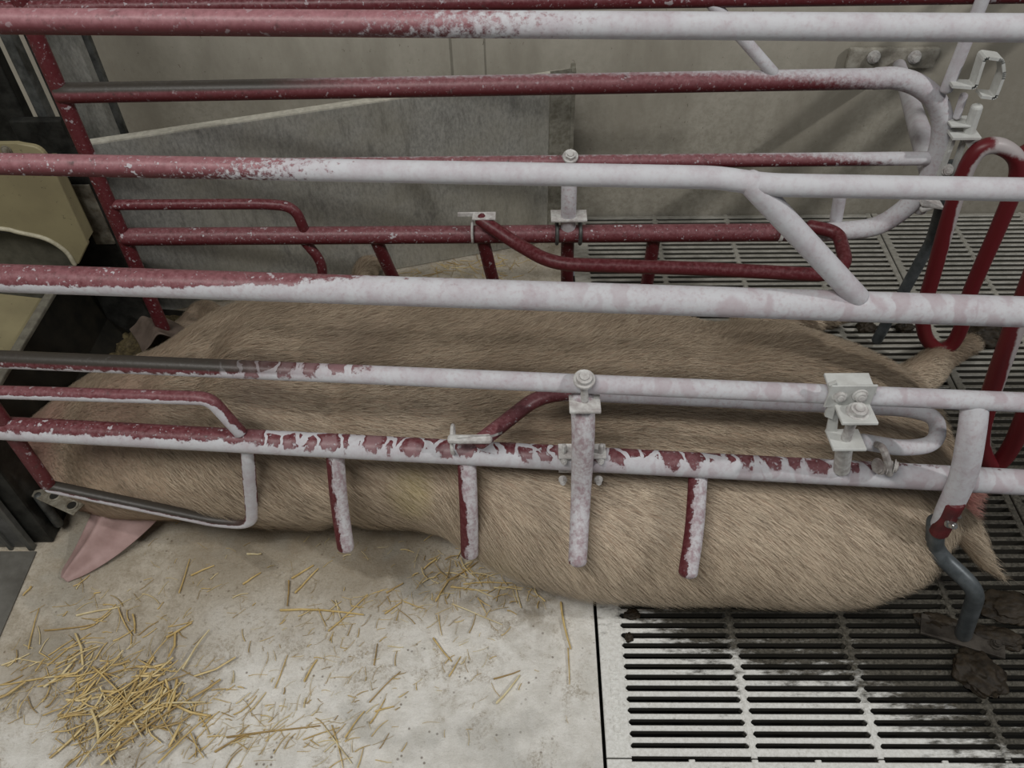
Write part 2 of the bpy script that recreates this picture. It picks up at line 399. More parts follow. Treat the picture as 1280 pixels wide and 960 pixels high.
# ---- near side
near = thing('crate_side_panel', 'nearest crate side of lime-whitened red tubes, standing in front of the sow', 'crate panel', (0, NY, .42), 'farrowing crate sides')
PA = paint('rail_coat_top', -.36, .30, .1, .62, tint=.35, speck=.25, amp=1.6, fine=130, soft=.22)
PB = paint('rail_coat_upper', -.58, -.02, .2, .55, tint=.25, speck=.9, amp=1.6, fine=150, soft=.14)
PC = paint('rail_coat_middle', -.75, .02, 1.55, .35, tint=.45, speck=.8, amp=.9, fine=55, soft=.06, fo=-.02, rings=(-.22, .35))
PD = paint('rail_coat_lower', -.62, -.12, 1.0, .15, rings=(-.52, .75), soot=-.50, tint=.45, speck=.6, amp=1.0, fine=70, fo=.0)
PE = paint('rail_coat_bottom', -2.2, 2.0, 1.5, .15, rings=(-.50, .52), tint=.3, speck=.8, amp=1.3, fine=60, fo=-.13)
tube('rail', linemap(aN, (0, 26.5), (1280, 35), -1.0, 1.05), .0137, PA, near)
kb = linemap(aN, (0, 205), (900, 222), -1.0, aN(895, 222).x)+[aN(958, 231)]+linemap(aN, (1000, 232), (1280, 237), aN(1000, 232).x, 1.05)
tube('rail', fillet(kb, .02), .0137, PB, near)
# middle rail turns down at the rear and runs back as the bottom rail
c0, c1 = linemap(aN, (0, 347.5), (1280, 390), -1.0, .86)
e0, e1 = linemap(aN, (20, 536), (1150, 596), -.945, .80)
tube('rail', linemap(aN, (0, 347.5), (1280, 390), -1.0, .80), .0205, PC, near)
pts = [c1-Vector((.07, 0, 0)), Vector((1.05, NY-K*1.05, c1.z)), Vector((1.05, NY-K*1.05, e1.z)), e1]
tube('end_bow', fillet(pts, [.17, .17], 14), .0205, PC, near)
tube('rail', [e0, e1], .0210, PE, near)
tube('rail', linemap(aN, (0, 449), (1280, 503), -1.0, 1.03), .0148, PD, near)
tube('brace', [aN(936, 226), aN(1072, 372)], .0150, paint('brace_coat', -9, -8, 0, .2, tint=.35), near)
# front post and loops
PR = paint('post_coat', 9, 10, .9, .15, speck=.4)
p0 = aN(60, 606); e0x = p0.x
tube('end_post', [Vector((e0x, NY-K*e0x, 1.16)), Vector((e0x, NY-K*e0x, p0.z))], .0150, PR, near, flat=.75)
tube('lower_guard_loop', fillet([aN(62, 608), aN(268, 651), aN(316, 655), aN(309, 560)], [.02, .055], 10), .0122, paint('loop_coat', 9, 10, 1.7, .2, soot=-.62, speck=.4, fo=-.1), near)
tube('upper_guard_loop', fillet([aN(-40, 489), aN(232, 497), aN(262, 498), aN(300, 540)], [.04, .06], 10), .0115, paint('loop_coat_upper', 9, 10, 1.9, .25, speck=.4, fo=-.02), near)
# fingers hang from the bottom rail and kick outwards
def finger(top, mid_, tip, moff, off, par, mat, fn, r=.0160):
    a = fn(*top); mid = fn(*mid_, moff); b = fn(*tip, off)
    return tube('finger_bar', spline([a, mid, b], 8), r, mat, par, flat=.8, up=(1, 0, 0))
def fmat(i): return paint('finger_coat', -9+0*i, -8, 0, .2, tint=.8, speck=0)
def coat_finger(xc, side, bias=.82):
    """lime on the face, bare red along one edge"""
    m = NT('finger_coat', .6, .3); P = m.pos(); x, y, z = m.xyz(P)
    N = m.xyz(m.g.outputs['Normal']); n1 = m.noise(m.scaled(P, (1, 1, .35)), 60, 6, .7); n2 = m.noise(P, 130, 4, .7)
    v = m.math('ADD', m.math('MULTIPLY', N[0], side*.85), m.math('MULTIPLY', m.math('SUBTRACT', n1, .5), 2.1))
    lo = m.ramp(z, .36, .27); v = m.math('SUBTRACT', v, m.math('MULTIPLY', lo, .55 if bias > 1 else .15))
    mask = m.ramp(m.math('ADD', v, bias), .42, .60)
    red = m.mix(m.ramp(n2, .4, .8), RED, (.16, .05, .055))
    wh = m.mix(m.ramp(m.math('ADD', m.math('MULTIPLY', n2, .5), m.math('MULTIPLY', n1, .5)), .40, .62), (.56, .55, .57), (.34, .25, .27))
    m.col(m.mix(mask, red, wh)); m.bump(m.math('ADD', mask, n2), .5, .001); return m.m
for (t, mm, b, mo, off, sd) in (((418, 560), (424, 628), (432, 684), -.025, -.055, 1), ((583, 568), (586, 640), (587, 692), -.045, -.062, 1), ((873, 590), (868, 660), (860, 716), -.075, -.138, 1)):
    finger(t, mm, b, mo, off, near, coat_finger(0, sd), aN)
# adjuster post with bolt and clamp
ap = tube('adjuster_post', spline([aN(728, 496), aN(729, 545, -.028), aN(726, 620, -.050), aN(722, 702, -.130)], 8), lambda t: .0190-.0035*t, coat_finger(0, .3, 1.25), near, flat=.85, up=(1, 0, 0))
bm = bmesh.new(); a = aN(729, 484, -.017); 
bolt_bm(bm, aN(730, 477, -.012)+Vector((0, 0, .004)), (0, -.25, 1), .0125, .012, False)
tube_bm(bm, [aN(730, 477, -.012), aN(731, 500, -.012)], .006)
box_bm(bm, aN(731, 505, -.016), (.048, .036, .006), bev=.002)
bm_obj('post_bolt', bm, M_bolt, ap)
bm = bmesh.new(); pc = aN(727, 577, -.012)
box_bm(bm, pc+Vector((0, .004, -.008)), (.074, .006, .060), Matrix.Rotation(.15, 3, 'X'), .001)
box_bm(bm, pc+Vector((0, .004, .022)), (.078, .030, .004), None, .001)
for sx in (-1, 1):
    for dz in (.026, -.030): bolt_bm(bm, pc+Vector((sx*.030, -.004, dz-.012)), (0, -1, .25), .0055, .014)
    tube_bm(bm, [pc+Vector((sx*.030, .0, .018)), pc+Vector((sx*.030, .0, .042))], .0042, seg=8)
bm_obj('clamp_plate', bm, M_bolt, near)
# clip on the bottom rail that carries the swinging guard bar
def ring_path(c, r, ax, n=24):
    q = Vector(ax).normalized().to_track_quat('Z', 'Y').to_matrix()
    return [Vector(c)+q @ Vector((r*math.cos(2*math.pi*i/n), r*math.sin(2*math.pi*i/n), 0)) for i in range(n+1)]
bm = bmesh.new(); cc = aN(566, 549, -.002)
tube_bm(bm, ring_path(cc, .0235, (1, 0, 0)), .003, seg=8, closed=True, up=(1, 0, 0))
ta = aN(572, 549, -.024); tb_ = aN(612, 549, -.024); box_bm(bm, (ta+tb_)/2, ((tb_-ta).length, .004, .018), Matrix.Rotation(.07, 3, 'Z'), .001)
tube_bm(bm, [ta+Vector((-.012, 0, 0)), tb_], .0075, seg=12)
prism_bm(bm, [tb_+Vector((-.03, 0, .004)), tb_+Vector((.003, 0, .004)), aZ(626, 532, .452)+Vector((.004, -.014, -.004)), aZ(610, 540, .452)+Vector((0, -.014, -.004))], (0, 0, .006))
bm_obj('hinge_clip', bm, M_bolt, near)
gp = [aN(600, 552, -.02), aZ(622, 535, .452), aZ(668, 499, .458), aZ(700, 491, .458), aZ(900, 500, .458), aZ(1130, 511, .452), aZ(1172, 520, .45), aZ(1172, 555, .445), aZ(1130, 561, .443), aN(1078, 552, .02)]
PG = paint('guard_coat', .02, .16, .35, .25, tint=.6, speck=.6)
tube('guard_bar', fillet(gp, [.01, .03, .03, .0, .02, .035, .035, .03], 8), .0132, PG, near)
# latch over the two rails at the rear
M_w = plain('fresh_limed_plate', (.58, .59, .57), (.47, .47, .45), 35, .75, 0, .25)
lt = bpy.data.objects.new('latch_bracket', None); C.objects.link(lt); lt.parent = near; lt.empty_display_size = .02
lp = aN(1063, 494); lt.location = lp-near.location
def on_latch(name, bm, mat):
    o = bm_obj(name, bm, mat); o.data.transform(Matrix.Translation(-lp)); o.parent = lt; bevel_mod(o, .0008); return o
bm = bmesh.new(); rx = Matrix.Rotation(.0, 3, 'X')
box_bm(bm, aN(1063, 482, .0)+Vector((0, .004, .0)), (.066, .040, .005), None, .001)
box_bm(bm, aN(1063, 495, -.0195), (.066, .004, .046), None, .001)
prism_bm(bm, [aN(1036, 482, -.022), aN(1047, 478, -.022), aN(1046, 505, -.024), aN(1041, 525, -.024), aN(1031, 521, -.022), aN(1036, 505, -.022)], (0, .006, 0))
on_latch('saddle_plate', bm, M_w)
bm = bmesh.new(); q = aN(1069, 516, -.036); box_bm(bm, q, (.052, .048, .005), Matrix.Rotation(-.10, 3, 'X'), .001)
on_latch('upper_tab', bm, M_w)
bm = bmesh.new(); q2 = aN(1057, 550, -.034); box_bm(bm, q2, (.050, .044, .005), Matrix.Rotation(-.10, 3, 'X'), .001)
prism_bm(bm, [aN(1040, 505, -.018), aN(1050, 505, -.018), aN(1046, 545, -.02), aN(1033, 540, -.02)], (0, .005, 0))
on_latch('lower_tab', bm, M_w)
bm = bmesh.new(); bolt_bm(bm, q+Vector((.002, -.002, .003)), (0, -.1, 1), .0125, .013, False)
tube_bm(bm, [q+Vector((0, 0, 0)), q2+Vector((0, 0, -.004))], .0075)
tube_bm(bm, [q2+Vector((0, 0, -.004)), aN(1052, 586, -.012)], .0128)
for sx in (-1, 1): bolt_bm(bm, aN(1062+sx*13, 494, -.021), (0, -1, .1), .0085, .009, False)
on_latch('latch_bolt', bm, M_bolt)
# shackle on the bottom rail
bm = bmesh.new()
for px, r, h in ((1099, .0140, .006), (1109, .0150, .006), (1117, .0125, .005)):
    bolt_bm(bm, aN(px, 583, -.020), (-1 if px < 1105 else 1, -.45, .1), r/1.35, h+.002, False)
tube_bm(bm, spline([aN(1096, 556, -.0), aN(1103, 560, -.02), aN(1109, 575, -.026), aN(1112, 592, -.026)], 5), .0058, seg=10)
bm_obj('shackle', bm, plain('grimy_limed_shackle', (.42, .40, .38), (.2, .17, .16), 70, .6, 0, .5), near)
# rear leg strap and leg
sm = tube('leg_strap', spline([aN(1219, 505), aN(1214, 545, -.022), aN(1204, 595, -.032), aN(1184, 640, -.034), aN(1172, 661, -.03)], 8), lambda t: .0215-.003*abs(t-.45)-.005*max(0, t-.8)/.2, paint('strap_coat', -9, -8, .5, .2, tint=.45), near, flat=.8, up=(1, 0, 0))
bm = bmesh.new(); tube_bm(bm, [aN(1193, 628, -.040), aN(1174, 663, -.036)], .0165, seg=14)
bm_obj('strap_end', bm, plain('bare_red_paint', (.13, .016, .02), (.07, .012, .014), 40, .45, 0, .3), sm)
bm = bmesh.new(); bolt_bm(bm, aN(1186, 653, -.052), (.3, -1, .5), .0065, .016); bolt_bm(bm, aN(1193, 643, -.044), (.5, -1, .5), .004, .012)
bm_obj('strap_bolt', bm, M_chrome, sm)
LG = aZ(1204, 793, .012)
lg = tube('leg', fillet([aN(1170, 652, -.026), aN(1168, 688, -.022), aY(1222, 738, aN(1168, 688, -.022).y-.055), LG], [.03, .035], 8), .0152, M_zinc, near)
bm = bmesh.new(); q = Vector((LG.x, LG.y, .006))
box_bm(bm, q, (.15, .045, .006), Matrix.Rotation(-.35, 3, 'Z'), .001); bolt_bm(bm, q+Vector((.055, -.02, .003)), (0, 0, 1), .008, .012)
bm_obj('foot_plate', bm, plain('dirty_foot_plate', (.022, .018, .014), (.07, .06, .05), 30, .5, 0, .5), lg)
# floor bracket at the front post
bm = bmesh.new(); zb = .13
a, b, c_, d_ = aZ(30, 617, zb), aZ(62, 611, zb), aZ(108, 630, zb), aZ(92, 645, zb)
prism_bm(bm, [a, b, c_, d_], (0, 0, .004))
o = bm_obj('front_bracket', bm, M_rust, near); bevel_mod(o, .001)
bm = bmesh.new()
for p_ in ((68, 620), (90, 632)): tube_bm(bm, ring_path(aZ(*p_, zb+.004), .011, (0, 0, 1)), .0026, seg=8, closed=True)
hb = bm_obj('slot_rim', bm, M_rust, o)
for p_ in ((68, 620), (90, 632)):
    bm = bmesh.new()
    g = bmesh.ops.create_cone(bm, cap_ends=True, segments=20, radius1=.010, radius2=.010, depth=.002); bmesh.ops.translate(bm, vec=aZ(*p_, zb+.0045), verts=g['verts'])
    bm_obj('bolt_hole_dark_disc', bm, plain('hole_black', (.01, .01, .009), (.02, .018, .015), 20), o)  # flat black disc painted in for the dark of an open hole
tube('bracket_stem', [aZ(48, 620, zb), aZ(48, 620, zb)+Vector((0, 0, -.10))], .010, M_dgalv, near)

# ---- far side
far = thing('crate_side_panel', 'far crate side of darker red tubes between the sow and the back wall', 'crate panel', (0, FY, .42), 'farrowing crate sides')
QF = paint('far_rail_coat', .1, 1.05, -.8, .35, speck=.35, tint=.6, amp=.8, fine=110, soft=.25, soot=-.52)
QFt = paint('far_post_coat', 9, 10, .25, .1, speck=.5)
QG = paint('far_bottom_coat', .72, .95, -.4, .25, speck=.7, tint=.5, amp=1.1, fine=80)
zt = [1.12, .902]
for zz in zt: tube('rail', [Vector((-1.0, FY, zz)), Vector((1.25, FY, zz))], .0137, QFt if zz < 1 else QF, far)
f0, f1 = linemap(aF, (100, 116), (1120, 98), -.905, .70)
g0, g1 = linemap(aF, (160, 296), (1050, 290), -.90, .66)
pf = [f0, f1, aF(1192, 98), aF(1188, 200), aF(1150, 285), aF(1090, 290), g1, g0]
tube('rail', [f0, f1], .0195, QF, far)
tube('end_bow', spline([f1+Vector((-.04, 0, 0)), f1, aF(1150, 108), aF(1172, 130), aF(1178, 162), aF(1170, 200), aF(1152, 238), aF(1124, 266), aF(1090, 284), g1, g1-Vector((.03, 0, 0))], 8), .0205, QF, far)
tube('rail', [g1+Vector((.01, 0, 0)), g0], .0200, QG, far)
h0, h1 = linemap(aF, (600, 203.5), (1160, 198), -.905, aF(1160, 198).x)
tube('rail', [h0, h1], .0140, paint('far_lower_coat', .35, 1.0, -.7, .4, speck=.5, amp=.9, fine=90, soft=.2), far)
tube('end_post', [Vector((-.902, FY, 1.16)), Vector((-.905, FY, .12))], .0165, QFt, far, flat=.8)
tube('brace', [aF(966, 91), Vector((aF(885, 4).x, FY, .902))], .0115, paint('far_brace_coat', -9, -8, 0, .2, tint=.5), far)
tube('upper_guard_loop', fillet([aF(140, 256), aF(330, 255), aF(368, 258), aF(384, 296)], [.03, .06], 10), .0115, QFt, far)
tube('lower_guard_loop', fillet([aF(376, 296), aF(405, 330), aF(400, 362), aF(300, 366), aF(182, 345)], [.05, .03, .03], 10), .0115, QFt, far)
for (t, b, off) in (((470, 300), (503, 368), .055), ((603, 296), (622, 372), .055), ((818, 294), (806, 368), .055)):
    a = aF(*t); bb = aF(b[0], b[1], off)
    tube('finger_bar', spline([a, a.lerp(bb, .5)+Vector((0, -.006, 0)), bb], 8), .0150, QFt, far, flat=.8, up=(1, 0, 0))
ap2 = tube('adjuster_post', spline([aF(712, 196), aF(711, 250, -.012), aF(710, 288, .0)], 8), .0165, paint('far_adjuster_coat', -.6, .35, -.6, .5, tint=.9, speck=.1), far, flat=.8, up=(1, 0, 0))
tube('finger_bar', spline([aF(710, 288), aF(709, 325, .025), aF(709, 368, .055)], 8), .0150, QFt, far, flat=.8, up=(1, 0, 0))
bm = bmesh.new(); bolt_bm(bm, aF(713, 196, -.010), (0, -.5, 1), .012, .014)
bm_obj('post_bolt', bm, M_bolt, ap2)
bm = bmesh.new(); box_bm(bm, aF(711, 270, -.005), (.078, .040, .005), None, .001)
bm_obj('clamp_plate', bm, M_bolt, far)
for px in (696, 725):
    c0_ = aF(px, 291)
    hp = [c0_+Vector((0, .024*math.cos(t), .024*math.sin(t))) for t in np.linspace(0, 2*math.pi, 25)]
    tube('u_bolt', hp, .0042, M_dgalv, far, seg=8, closed=True, up=(1, 0, 0))
bm = bmesh.new(); cc = aF(591, 283, -.0)
tube_bm(bm, ring_path(aF(591, 290), .0235, (1, 0, 0)), .003, seg=8, closed=True, up=(1, 0, 0))
box_bm(bm, aF(585, 268, -.012), (.045, .004, .010), None, .001); box_bm(bm, aF(605, 270, -.02), (.050, .026, .004), None, .001)
bm_obj('hinge_clip', bm, M_bolt, far)
g2 = [aF(600, 274, -.02), aZ(640, 301, .42), aZ(690, 330, .42), aZ(880, 336, .42), aZ(1035, 344, .42), aZ(1058, 330, .42), aZ(1048, 290, .42), aF(1012, 283, -.015)]
tube('guard_bar', fillet(g2, [.03, .05, 0, .03, .04, .04], 8), .0145, paint('far_guard_coat', 9, 10, -.1, .05, speck=.0), far)
tube('clip_ring', ring_path(aF(975, 287, -.0), .024, (1, 0, 0)), .004, M_bolt, far, seg=8, closed=True, up=(1, 0, 0))
# plate stay from wall to panel
st = thing('wall_stay', 'whitened steel stay bolted to the back wall at upper right', 'bracket', aY(1115, 75, 2.14))
bm = bmesh.new(); q = aY(1115, 72, 2.128); box_bm(bm, q, (.235, .018, .055), None, .006)
bm_obj('wall_plate', bm, plain('limed_wall_plate', (.40, .38, .33), (.22, .20, .165), 40, .8, 0, .5), st)
bm = bmesh.new()
bm.free()
for px in (1092, 1143):
    bm = bmesh.new(); bolt_bm(bm, aY(px, 71, 2.118), (0, -1, 0), .013, .018); bm_obj('plate_bolt', bm, M_bolt, st)
M_stay = paint('stay_coat', -9, -8, 0, .2, tint=.25, speck=0)
tube('stay_tube', [aY(1124, 82, 2.11), aY(1150, 165, 1.66), aF(1164, 212, .038)], lambda t: .0165+.0075*t, M_stay, st)
tube('lower_stay_tube', [aY(1052, 232, 1.52), aY(1042, 292, 1.53)], .0135, M_stay, far)
# uprights and latch at the rear end of the far side
tube('rear_upright', [aF(1240, -30, -.02), aF(1183, 112, -.02)], .0125, M_stay, far, flat=.7, up=(1, 0, 0))
tube('rear_upright', [aF(1172, 182), aF(1150, 262)], .0150, M_stay, far)
tube('rear_leg', fillet([aF(1190, 205, .0), aF(1176, 262), aF(1165, 300, 0.05), Vector((aF(1165, 300).x, FY+.05, .02))], .02, 6), .0135, M_zinc, far)
bm = bmesh.new(); hk = [aF(1188, 104, -.03), aF(1216, 106, -.03), aF(1228, 68, -.03), aF(1250, 71, -.03), aF(1252, 90, -.03), aF(1241, 119, -.03), aF(1224, 117, -.03)]
hp = fillet(hk, .006, 3)
for a, b in zip(hp, hp[1:]):
    if (b-a).length < 1e-5: continue
    t = (b-a).normalized(); w = Vector((0, 1, 0)); n_ = t.cross(w)
    vs = []
    for e_ in (a-t*.001, b+t*.001):
        vs.append([bm.verts.new(e_+w*sw*.014+n_*sn*.0028) for sw, sn in ((-1, -1), (1, -1), (1, 1), (-1, 1))])
    bm.faces.new(vs[0]); bm.faces.new(vs[1][::-1])
    for i in range(4): bm.faces.new((vs[0][i], vs[1][i], vs[1][(i+1) % 4], vs[0][(i+1) % 4]))
bm_obj('hook_strap', bm, M_w, far)
bm = bmesh.new()
tube_bm(bm, [aF(1205, 119, -.02), aF(1196, 146, -.02)], .0075, seg=12)
bm_obj('latch_pin', bm, M_stay, far)
bm = bmesh.new(); tube_bm(bm, [aF(1221, 134, -.03), aF(1210, 168, -.03)], .0110, seg=14)
bm_obj('latch_peg', bm, M_w, far)
bm = bmesh.new(); box_bm(bm, aF(1204, 167, -.03), (.055, .04, .006), None, .001); box_bm(bm, aF(1199, 152, -.02), (.045, .04, .004), None, .001)
prism_bm(bm, [aF(1203, 172, -.04), aF(1222, 173, -.04), aF(1226, 180, -.04), aF(1214, 191, -.04)], (0, .005, 0))
prism_bm(bm, [aF(1192, 172, -.03), aF(1196, 172, -.03), aF(1178, 222, -.03), aF(1172, 222, -.03)], (0, .012, 0))
prism_bm(bm, [aF(1204, 176, -.03), aF(1208, 178, -.03), aF(1192, 228, -.03), aF(1187, 226, -.03)], (0, .012, 0))
bm_obj('latch_plate', bm, M_w, far)
bm = bmesh.new(); bolt_bm(bm, aF(1184, 212, -.03), (-.2, -1, .3), .009, .014, False)
bm_obj('latch_bolt', bm, M_bolt, far); bm = bmesh.new(); box_bm(bm, aF(1163, 253, -.02), (.05, .035, .005), Matrix.Rotation(.2, 3, 'Y'), .001)
tube_bm(bm, [aF(1152, 262, -.03), aF(1165, 258, -.03)], .007, seg=10)
bm_obj('clevis', bm, M_bolt, far)

# ------------------------------------------------------------------ rear guard loops
def loop_gate(label, pts, Y, mat, r=.0165):
    P = [aY(px, py, Y) for px, py in pts]
    base = sum(P, Vector())/len(P); base.z = 0.02
    t = thing('rear_guard_loop', label, 'guard rail', base, 'rear guard loops')
    Q = spline([P[-1]]+P+[P[0], P[1]], 8)[8:-8]
    tube('loop_tube', Q, r, mat, t, closed=True, dense=.02, up=(0, 1, 0))
    return t, P
MR = NT('red_powder_paint', .4, .4); _p = MR.pos(); N_ = MR.xyz(MR.g.outputs['Normal']); z_ = MR.xyz(_p)[2]
_n = MR.noise(_p, 50, 5, .7)
_w = MR.ramp(MR.math('ADD', MR.math('ADD', MR.math('MULTIPLY', N_[0], 1.0), MR.math('MULTIPLY', MR.math('SUBTRACT', _n, .5), .7)), MR.math('MULTIPLY', MR.ramp(z_, .33, .58), MR.ramp(MR.xyz(_p)[0], .985, .93, 0., .9) if False else MR.ramp(MR.xyz(_p)[0], .93, .99, .95, 0.))), .70, 1.0)
MR.col(MR.mix(_w, (.125, .012, .016), (.42, .38, .38))); MR = MR.m
l1, P1 = loop_gate('tall red oval guard loop behind the sow, its whole arch visible at upper right',
              [(1246, 182), (1270, 198), (1270, 228), (1250, 280), (1228, 330), (1212, 368), (1203, 405), (1190, 430), (1172, 436), (1157, 420), (1154, 390), (1166, 345), (1184, 280), (1203, 222), (1221, 190)], 1.44, MR)
tube('hinge_arm', [aY(1276, 195, 1.46), aY(1330, 160, 1.5)], .0165, MR, l1)
l2, P2 = loop_gate('nearer red guard loop cut by the right edge, low behind the sow tail',
              [(1330, 300), (1345, 330), (1335, 380), (1310, 450), (1285, 510), (1266, 555), (1248, 578), (1232, 572), (1226, 545), (1236, 500), (1262, 425), (1290, 350), (1308, 310)], 1.02, MR)
tube('hinge_arm', [aY(1335, 310, 1.02), aY(1420, 300, 1.02)], .0165, MR, l2)

# unseen overhead pipes, added to cast slanting shadows on the back wall
for x_, r_, lb in ((1.36, .016, 'thin unseen pipe added to shadow the back wall, leftmost of three'), (1.48, .030, 'thick unseen pipe added to shadow the back wall, middle of three'), (1.62, .028, 'thick unseen pipe added to shadow the back wall, rightmost of three')):
    o = tube('shadow_pipe', [Vector((x_, 1.40, 1.0)), Vector((x_, 2.14, 1.0))], r_, M_galv, None); recenter(o, (x_, 1.77, 1.0)); tag(o, lb, 'pipe', 'added shadow pipes')

# ------------------------------------------------------------------ divider sheet, posts and feeder at the front
def sheet_pt(x): return Vector((x, 1.93+.29*(x+.19), 0))
ds = thing('divider_sheet', 'galvanised steel divider sheet standing slantwise behind the far crate side', 'divider', sheet_pt(-.5))
a, b = sheet_pt(-1.25), sheet_pt(.115); nrm = Vector((.29, -1, 0)).normalized()
bm = bmesh.new(); prism_bm(bm, [a+Vector((0, 0, .004)), b+Vector((0, 0, .004)), b+Vector((0, 0, .515)), a+Vector((0, 0, .515))], nrm*-.003)
bm_obj('sheet', bm, M_galv, ds)
bm = bmesh.new(); prism_bm(bm, [a+Vector((0, 0, .515)), b+Vector((0, 0, .515)), b+Vector((0, 0, .519)), a+Vector((0, 0, .519))], nrm*-.020)
prism_bm(bm, [a+Vector((0, 0, .493))-nrm*.02, b+Vector((0, 0, .493))-nrm*.02, b+Vector((0, 0, .519))-nrm*.02, a+Vector((0, 0, .519))-nrm*.02], nrm*-.003)
bm_obj('folded_flange', bm, plain('limed_flange', (.60, .58, .50), (.42, .40, .34), 60, .7), ds)
bm = bmesh.new(); b2 = sheet_pt(.06)
prism_bm(bm, [b2+Vector((0, 0, .004))+nrm*.002, b+Vector((0, 0, .004))+nrm*.002, b+Vector((0, 0, .53))+nrm*.002, b2+Vector((0, 0, .53))+nrm*.002], nrm*-.002)
prism_bm(bm, [b+Vector((0, 0, .004)), b+Vector((.012, 0, .004)), b+Vector((.012, 0, .52)), b+Vector((0, 0, .52))], (0, .05, 0))
bm_obj('end_stile', bm, plain('grimy_stile', (.26, .25, .21), (.14, .13, .10), 70, .7), ds)
bm = bmesh.new(); bolt_bm(bm, sheet_pt(.088)+Vector((0, 0, .505))+nrm*.002, nrm, .008, .01); bm_obj('stile_bolt', bm, M_bolt, ds)
# galvanised corner post behind the red post
gpst = thing('galvanised_post', 'wide galvanised steel channel standing behind the red front post of the far crate side', 'post', (aY(120, 100, 1.78).x, 1.78, 0))
xa, xb = aY(60, 60, 1.78).x, aY(112, 60, 1.78).x
bm = bmesh.new(); box_bm(bm, ((xa+xb)/2, 1.78, .66), (xb-xa, .004, 1.3)); bm_obj('web', bm, M_galv, gpst)
bm = bmesh.new(); box_bm(bm, (xb+.006, 1.775, .66), (.014, .016, 1.3), None, .002); box_bm(bm, (xa-.012, 1.77, .66), (.03, .03, 1.3), None, .002)
bm_obj('flange', bm, M_dgalv, gpst)
# dark plastic and steel front gate pieces in the upper left corner
fg = thing('front_gate', 'dark steel upright pair beyond the feed hopper in the top left corner', 'gate', (-1.15, 1.62, 0))
M_blk = plain('dark_grimy_steel', (.012, .012, .011), (.04, .04, .036), 30, .5, .3, .4)
xs_ = [aY(p_, 110, 1.62).x for p_ in (-60, 20, 34, 40)]
bm = bmesh.new(); box_bm(bm, ((xs_[0]+xs_[1])/2, 1.62, .66), (xs_[1]-xs_[0], .03, 1.3), None, .004); bm_obj('gate_panel', bm, M_blk, fg)
bm = bmesh.new(); box_bm(bm, (aY(42, 110, 1.60).x, 1.60, .66), (.022, .03, 1.3), None, .004); bm_obj('gate_stile', bm, M_dgalv, fg)
bm = bmesh.new(); xq = aY(98, 250, 1.56).x; box_bm(bm, (xq-.015, 1.57, .34), (.11, .02, .62), None, .003); bm_obj('hinge_plate', bm, M_blk, fg)
bm = bmesh.new(); box_bm(bm, (xq+.02, 1.555, .42), (.045, .006, .16), None, .002); bm_obj('hinge_tab', bm, M_rust, fg)

M_beige = NT('beige_polymer', .5, .35); _p = M_beige.pos(); _a = M_beige.noise(_p, 8, 4); _b = M_beige.noise(_p, 90, 4, .7)
M_beige.col(M_beige.mix(M_beige.ramp(_b, .62, .75), M_beige.mix(M_beige.ramp(_a, .3, .7), (.27, .235, .135), (.21, .18, .105)), (.08, .065, .04))); M_beige.bump(_a, .2, .003); M_beige = M_beige.m
HY = 1.47
fh = thing('feed_hopper', 'beige plastic feed hopper with rounded opening at the left edge', 'feeder', aY(40, 300, HY+.05))
outer = [aY(-160, 180, HY), aY(20, 180, HY)]+fillet([aY(20, 180, HY), aY(50, 184, HY), aY(64, 205, HY)], .03, 5)+[aY(110, 306, HY), aY(98, 331, HY)]
arc = spline([aY(94, 330, HY), aY(82, 313, HY), aY(58, 298, HY), aY(25, 290, HY), aY(0, 285, HY), aY(-80, 282, HY), aY(-160, 282, HY)], 6)
bm = bmesh.new(); prism_bm(bm, outer+arc, (0, .012, 0)); bevel_mod(bm_obj('front_face', bm, M_beige, fh), .003, 3)
bm = bmesh.new()
side = [aY(66, 208, HY), aY(110, 306, HY)]
prism_bm(bm, [Vector((side[1].x-.006, HY+.012, side[0].z)), Vector((side[1].x-.006, HY+.012, side[1].z)), Vector((side[1].x-.006, HY+.05, side[1].z)), Vector((side[1].x-.006, HY+.05, side[0].z))], (-.01, 0, 0))
bm_obj('side_wall', bm, M_beige, fh)
tube('opening_lip', [p+Vector((0, -.002, 0)) for p in arc], .005, plain('worn_pale_lip', (.5, .47, .36), (.3, .27, .19), 50, .5), fh, seg=10)
bm = bmesh.new(); prism_bm(bm, [aY(-160, 275, HY+.03), aY(100, 300, HY+.03), aY(92, 345, HY+.03), aY(60, 380, HY+.03), aY(-160, 380, HY+.03)], (0, .008, 0))
bm_obj('inner_chute', bm, plain('grey_chute', (.06, .058, .045), (.10, .095, .075), 30, .5), fh)
bm = bmesh.new(); bolt_bm(bm, aY(8, 188, HY-.001), (0, -1, 0), .008, .006, False); bm_obj('hopper_bolt', bm, M_rust, fh)

